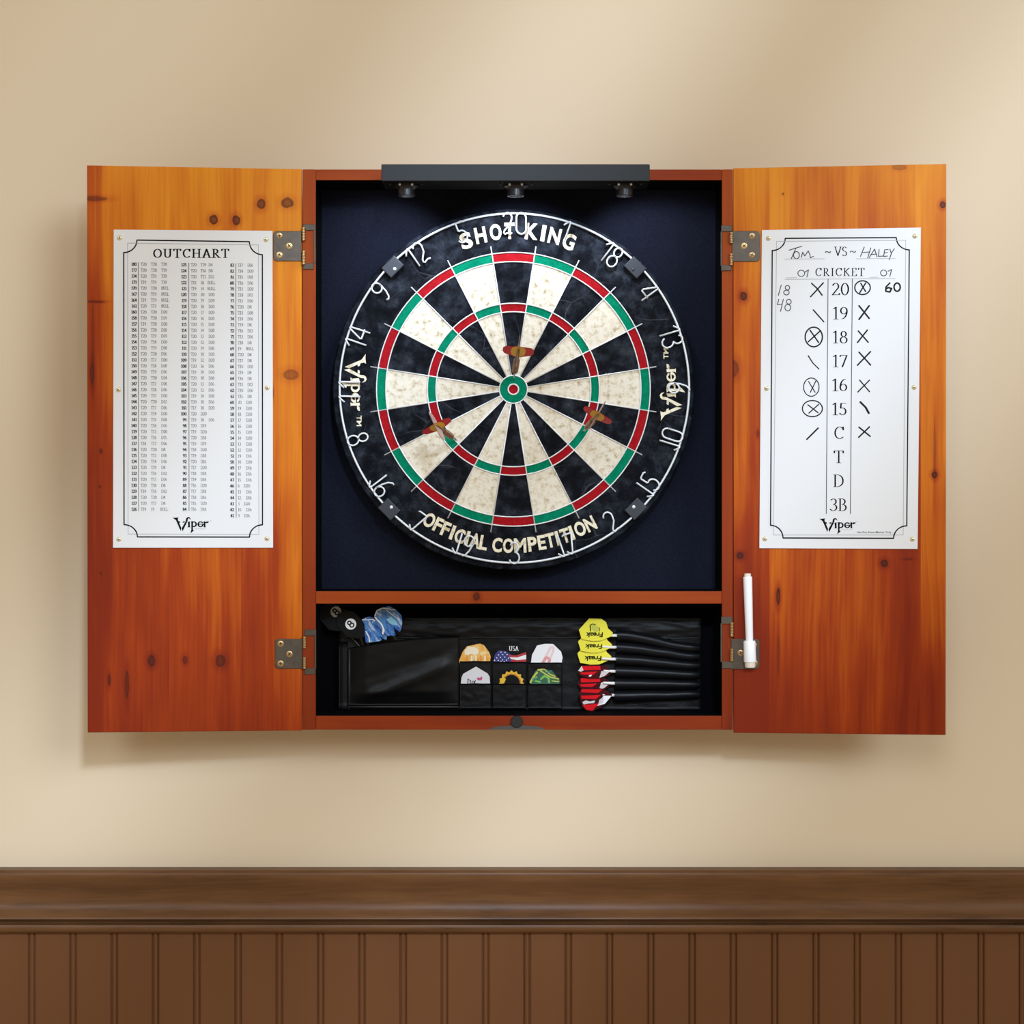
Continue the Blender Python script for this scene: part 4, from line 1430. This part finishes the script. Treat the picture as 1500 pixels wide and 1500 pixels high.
RO2 = [(846.5, 983.5), (852, 975), (862, 974), (878, 974.5), (888, 976), (895, 983), (892, 989), (880, 994), (862, 994), (850, 990)]
for i in range(3):
    dy = (0, 17.6, 35.0)[i]; dx = (0, -0.6, -1.4)[i]
    o = stored_dart(i, ('red-flighted dart right under the yellow flights in the wallet', 'middle one of the three red-flighted darts in the wallet', 'red-flighted dart in the bottom wallet sleeve with a silver patch')[i], 'red', 983.5 + dy, dx)
    poly = [(x + dx, y + dy + (0 if i < 2 else 1)) for x, y in RO2]
    if i == 2:
        poly = [(848, 1016), (852, 1008), (866, 1006), (884, 1009), (897, 1017.5), (894, 1024), (880, 1036), (868, 1042), (858, 1040.5), (851, 1030)]
    Yf = WY - 0.0125 + (0.0022 * i if i < 2 else -0.001)
    fl, f3 = flight_plate(o, poly, Yf, M['fdred'], splay=1)
    b = bmesh.new()
    Q = lambda pts: flat(b, [f3(x + dx, y + dy) for x, y, in [p[:2] for p in pts]], pts[0][2])
    if i < 2:
        Q([(851, 976, 0), (879, 975.5), (880, 981), (852, 982)])
        Q([(850, 985, 0), (875, 983.5), (868, 989), (852, 988)])
        Q([(881, 983, 2), (893, 984), (886, 990), (878, 993)])
        Q([(863, 989, 1), (867, 988.5), (866, 991), (862, 991)])
        if i == 0:
            Q([(846.8, 982.5, 2), (852, 975.5), (855, 982), (851, 984)])
        else:
            Q([(881, 982.4, 1), (884, 981.6), (887, 983.6), (882, 984.4)])
    else:
        D2 = lambda pts, mi: flat(b, [f3(x, y) for x, y in pts], mi)
        D2([(852, 1009.5), (882, 1010), (876, 1015), (851, 1014)], 0)
        D2([(853, 1033), (880, 1030), (872, 1036), (868, 1041), (859, 1039.5)], 0)
        D2([(851, 1019), (880, 1018), (873, 1024), (852, 1023.5)], 0)
        D2([(884, 1019), (896, 1019), (886, 1031), (875, 1034)], 1)
        D2([(878, 1025), (884, 1021), (884, 1029), (876, 1033)], 2)
        D2([(853, 1028.5), (858, 1026), (864, 1027.5), (872, 1026), (870, 1030), (862, 1030.5), (855, 1032)], 2)
    done('print', b, [M['fred'], M['fwhite'], M['fsilver']], fl)

# darts standing in the large pocket
def pocket_dart(label, poly, Y, m, sh0, sh1, group):
    cx = sum(p[0] for p in poly) / len(poly); cy = sum(p[1] for p in poly) / len(poly)
    o = empty('pocket_dart', P(sh1[0], sh1[1], Y), label, 'dart', group)
    fl, f3 = flight_plate(o, poly, Y, m, splay=1)
    b = bmesh.new()
    tube(b, [P(sh0[0], sh0[1], Y + 0.0012), P(sh1[0], sh1[1], WY - 0.0035)], 0.0016, 10)
    done('shaft', b, M['kshaft'], o, True, autosmooth=50)
    return o, fl, f3


def rot_oct(cx, cy, L, Wd, ang):
    a = math.radians(ang)
    out = []
    for u, v in ((-L, -Wd * .45), (-L * .55, -Wd), (L * .35, -Wd), (L, -Wd * .2), (L, Wd * .2), (L * .35, Wd), (-L * .55, Wd), (-L, Wd * .45)):
        out.append((cx + u * math.cos(a) - v * math.sin(a), cy + u * math.sin(a) + v * math.cos(a)))
    return out


for (lab, cx, cy, bx, by, Y, dim, ang) in (('black flight dart with a number eight ball, leftmost in the wallet pocket', 489, 905, 492.2, 896.3, WY - 0.012, 1, 48),
                                           ('black flight dart with the brighter eight ball, next to the blue flights', 515, 916, 513.8, 914.2, WY - 0.016, 0, 48)):
    o, fl, f3 = pocket_dart(lab, rot_oct(cx, cy, 24, 17, ang) if dim else rot_oct(cx, cy, 24, 16, ang), Y, M['fblack'], (cx + 10, cy + 10), (536, 958 if dim else 955), 'eight ball darts in the wallet pocket')
    b = bmesh.new()
    flat(b, [f3(x, y) for x, y in circ(bx, by, 8.1, 28)], 0)
    a = math.radians(28)
    for r, off in ((2.5, -2.6), (2.9, 2.2)):
        ox, oy = bx + off * math.sin(a + 0.35), by + off * math.cos(a + 0.35)
        nibstroke(b, circ(ox, oy, r, 18) + [circ(ox, oy, r, 18)[0]], 1.9, 1.9, lambda x, y: f3(x, y, 0.0002), 8, 1)
    done('print', b, [M['ball'] if not dim else mat('ball_grey', (0.36, 0.36, 0.36), 0.5), M['ink']], fl)

Zb = lambda pts: [(460 + x / 10.714, 880 + y / 10.714) for x, y in pts]
for lab, pts, Y, sh in (('dart with blue swirl flight nearest the eight balls', [(748, 295), (800, 268), (870, 248), (930, 262), (975, 330), (1050, 470), (1145, 560), (1130, 615), (1075, 590), (1030, 545), (1062, 620), (1030, 634), (880, 655), (815, 655), (798, 560), (790, 370)], WY - 0.015, ((535, 938), (548, 955))),
                        ('dart with blue swirl flight, the right-hand and taller blue one', [(940, 235), (985, 140), (1085, 103), (1190, 85), (1290, 140), (1372, 230), (1383, 330), (1372, 420), (1345, 492), (1290, 450), (1240, 400), (1262, 480), (1275, 550), (1210, 545), (1150, 552), (1060, 470), (985, 360)], WY - 0.017, ((570, 925), (590, 948)))):
    o, fl, f3 = pocket_dart(lab, Zb(pts), Y, M['blue'], sh[0], sh[1], 'blue flight darts in the wallet pocket')
    b = bmesh.new()
    if 'nearest' in lab:
        nibstroke(b, Zb([(760, 298), (840, 300), (920, 290), (960, 310)]), 1.6, 1.0, f3, 6, 0)
        nibstroke(b, Zb([(815, 480), (860, 560), (875, 650)]), 1.8, 1.0, f3, 6, 0)
        nibstroke(b, Zb([(920, 345), (930, 290), (955, 320)]), 0.9, 0.9, f3, 6, 0)
    else:
        nibstroke(b, Zb([(955, 240), (985, 160), (1070, 115), (1180, 130), (1270, 145)]), 1.5, 1.2, f3, 6, 0)
        nibstroke(b, Zb([(960, 260), (1060, 370), (1090, 440), (1080, 520)]), 2.4, 1.6, f3, 6, 0)
        nibstroke(b, Zb([(1140, 150), (1240, 230), (1340, 300)]), 1.0, 0.9, f3, 6, 0)
        flat(b, [f3(*p) for p in Zb([(1130, 290), (1210, 250), (1300, 330), (1310, 390), (1240, 380), (1180, 350)])], 1)
    done('print', b, [M['fwhite'], mat('print_pale_blue', (0.22, 0.50, 0.66), 0.4)], fl)

# ------------------------------------------------------------------ spare flights in the six small pockets
Zs = lambda pts: [(640 + x / 6.818, 850 + y / 6.818) for x, y in pts]
UPY, LOY = WY - 0.0046, WY - 0.0070


def spare(label, pts, Y, m, row):
    poly = Zs(pts)
    cx = sum(p[0] for p in poly) / len(poly)
    yb = max(p[1] for p in poly)
    o = empty('spare_flight', P(cx, yb + 10, Y), label, 'dart flight', 'spare flights in the small wallet pockets')
    # the hidden lower half reaches down into the pocket
    low = [p for p in poly]
    xs = sorted(poly, key=lambda p: -p[1])[:2]
    l, r = min(xs), max(xs)
    i = poly.index(r)
    body = poly + []
    body = poly + [(r[0] - 4, r[1] + 12), (cx + 4, r[1] + 22), (cx - 4, r[1] + 22), (l[0] + 4, l[1] + 12)]
    pl = yplane(Y)
    b = bmesh.new()
    prism(b, body, pl, 0.0, 0.0005)
    fl = done('flight_panel', b, m, o)
    return o, fl, (lambda x, y, lf=0.0: pl(640 + x / 6.818, 850 + y / 6.818, 0.0006 + lf))


o, fl, f3 = spare('spare orange dart flight with a white cloud, upper left wallet pocket', [(220, 805), (258, 712), (300, 660), (430, 632), (470, 648), (520, 715), (537, 760), (532, 812)], UPY, M['orange'], 0)
b = bmesh.new()
flat(b, [f3(x, y) for x, y in [(280, 735), (275, 700), (310, 670), (370, 662), (415, 690), (420, 730), (380, 745), (340, 735), (310, 748)]], 0)
for x in (300, 345, 390, 440, 480):
    flat(b, [f3(x - 9, 812, .0001), f3(x - 7, 752, .0001), f3(x + 7, 750, .0001), f3(x + 9, 812, .0001)], 1 if x in (300, 440) else 0)
done('print', b, [M['cream'], mat('print_deep_orange', (0.75, 0.25, 0.03), 0.4)], fl)

o, fl, f3 = spare('spare black dart flight printed with a flag and USA, upper middle wallet pocket', [(562, 822), (575, 740), (600, 690), (650, 655), (760, 615), (850, 655), (893, 700), (893, 824)], UPY, M['fblack'], 0)
b = bmesh.new()
flat(b, [f3(x, y) for x, y in [(562, 822), (577, 745), (615, 700), (690, 708), (745, 745), (740, 822)]], 0)
flat(b, [f3(x, y) for x, y in [(715, 745), (790, 752), (892, 716), (892, 742), (800, 772), (725, 768)]], 1)
flat(b, [f3(x, y) for x, y in [(725, 768), (800, 772), (892, 742), (892, 788), (800, 798), (740, 785)]], 2)
flat(b, [f3(x, y) for x, y in [(740, 785), (800, 798), (892, 788), (892, 824), (740, 824)]], 1)
for (x, y) in ((640, 718), (680, 720), (615, 745), (657, 742), (700, 742), (598, 775), (635, 770), (678, 768), (715, 778), (575, 800), (613, 800), (655, 795), (695, 798), (672, 812), (640, 812)):
    st = []
    for k in range(10):
        rr = 9 if k % 2 == 0 else 4
        st.append((x + rr * math.sin(k * math.pi / 5), y - rr * math.cos(k * math.pi / 5)))
    flat(b, [f3(px, py, .0001) for px, py in st], 2)
serif(b, 'USA', lambda x, y: f3(x, y, 0.0001), 768, 705, 48, 0.16, 0.07, 0.85, 0.06, 'c', 8, 2)
done('print', b, [M['navy'], M['flagred'], M['fwhite']], fl)

o, fl, f3 = spare('spare white dart flight with a pink ribbon, upper right wallet pocket', [(940, 822), (950, 745), (1000, 652), (1080, 634), (1160, 636), (1240, 712), (1255, 770), (1247, 824)], UPY, M['fwhite'], 0)
b = bmesh.new()
nibstroke(b, [(1050, 830), (1090, 760), (1120, 700), (1140, 665), (1165, 670), (1160, 710), (1140, 760), (1110, 830)], 26, 18, f3, 8, 1)
nibstroke(b, [(1060, 820), (1095, 765), (1125, 790), (1120, 822)], 34, 14, lambda x, y: f3(x, y, 0.0001), 8, 0)
done('print', b, [M['pinkprint'], M['palepink']], fl)

o, fl, f3 = spare('spare pale dart flight with black scribble, lower left wallet pocket', [(238, 1032), (246, 970), (262, 935), (390, 862), (505, 930), (527, 965), (531, 1032)], LOY, mat('flight_light_grey', (0.66, 0.65, 0.67), 0.45), 1)
b = bmesh.new()
for st in ([(312, 985), (308, 1030)], [(308, 990), (335, 1000), (332, 1030)], [(352, 1005), (350, 1030)], [(365, 1008), (378, 1030)], [(385, 1000), (372, 1030)]):
    nibstroke(b, st, 9, 7, f3, 6, 0)
flat(b, [f3(x, y) for x, y in [(395, 985), (410, 968), (430, 975), (448, 958), (455, 985), (440, 1000), (415, 1000)]], 1)
done('print', b, [M['ink'], M['magenta']], fl)

o, fl, f3 = spare('spare black dart flight with an arc of yellow flames, lower middle wallet pocket', [(580, 1032), (592, 975), (640, 915), (745, 872), (840, 915), (868, 975), (875, 1032)], LOY, M['fblack'], 1)
b = bmesh.new()
prev = None
for k in range(19):
    a = math.radians(195 - 210 * k / 18)
    r0, r1 = (88, 118 + (14 if k % 2 else -6))
    q0 = (745 + r0 * math.cos(a) * 0.95, 1030 - r0 * math.sin(a) * 0.98); q1 = (745 + r1 * math.cos(a) * 0.98, 1030 - r1 * math.sin(a))
    if prev:
        flat(b, [f3(x, min(y, 1036)) for x, y in (prev[0], prev[1], q1, q0)], 0)
        m0 = ((prev[0][0] + prev[1][0]) / 2, (prev[0][1] + prev[1][1]) / 2)
        flat(b, [f3(x, min(y, 1036), 0.0001) for x, y in (prev[0], ((prev[0][0] * 2 + prev[1][0]) / 3, (prev[0][1] * 2 + prev[1][1]) / 3), ((q0[0] * 2 + q1[0]) / 3, (q0[1] * 2 + q1[1]) / 3), q0)], 1)
    prev = (q0, q1)
flat(b, [f3(x, y) for x, y in [(625, 1030), (632, 990), (665, 970), (690, 985), (670, 1030)]], 0)
done('print', b, [M['flame'], M['flameo']], fl)

o, fl, f3 = spare('spare green and yellow camouflage dart flight, lower right wallet pocket', [(928, 1022), (945, 975), (985, 905), (1010, 888), (1070, 884), (1150, 905), (1190, 955), (1228, 1000), (1225, 1024)], LOY, M['dgreen'], 1)
b = bmesh.new()
for st, wd, mi in (([(935, 1018), (965, 965), (1000, 920)], 20, 1), ([(1010, 895), (1060, 890)], 16, 1), ([(1040, 985), (1075, 955), (1115, 975), (1120, 1018)], 22, 0), ([(1030, 900), (1090, 940), (1140, 970), (1215, 985)], 13, 1),
                   ([(1075, 890), (1130, 940), (1180, 960)], 12, 1), ([(1150, 1005), (1215, 1012)], 12, 1), ([(985, 1005), (1030, 1015)], 18, 0), ([(950, 1000), (1000, 965)], 12, 0), ([(1100, 920), (1145, 905)], 12, 2), ([(960, 985), (990, 985)], 16, 2)):
    nibstroke(b, st, wd, wd, f3, 8, mi)
done('print', b, [M['green'], M['ygreen'], mat('print_teal', (0.02, 0.16, 0.16), 0.4)], fl)
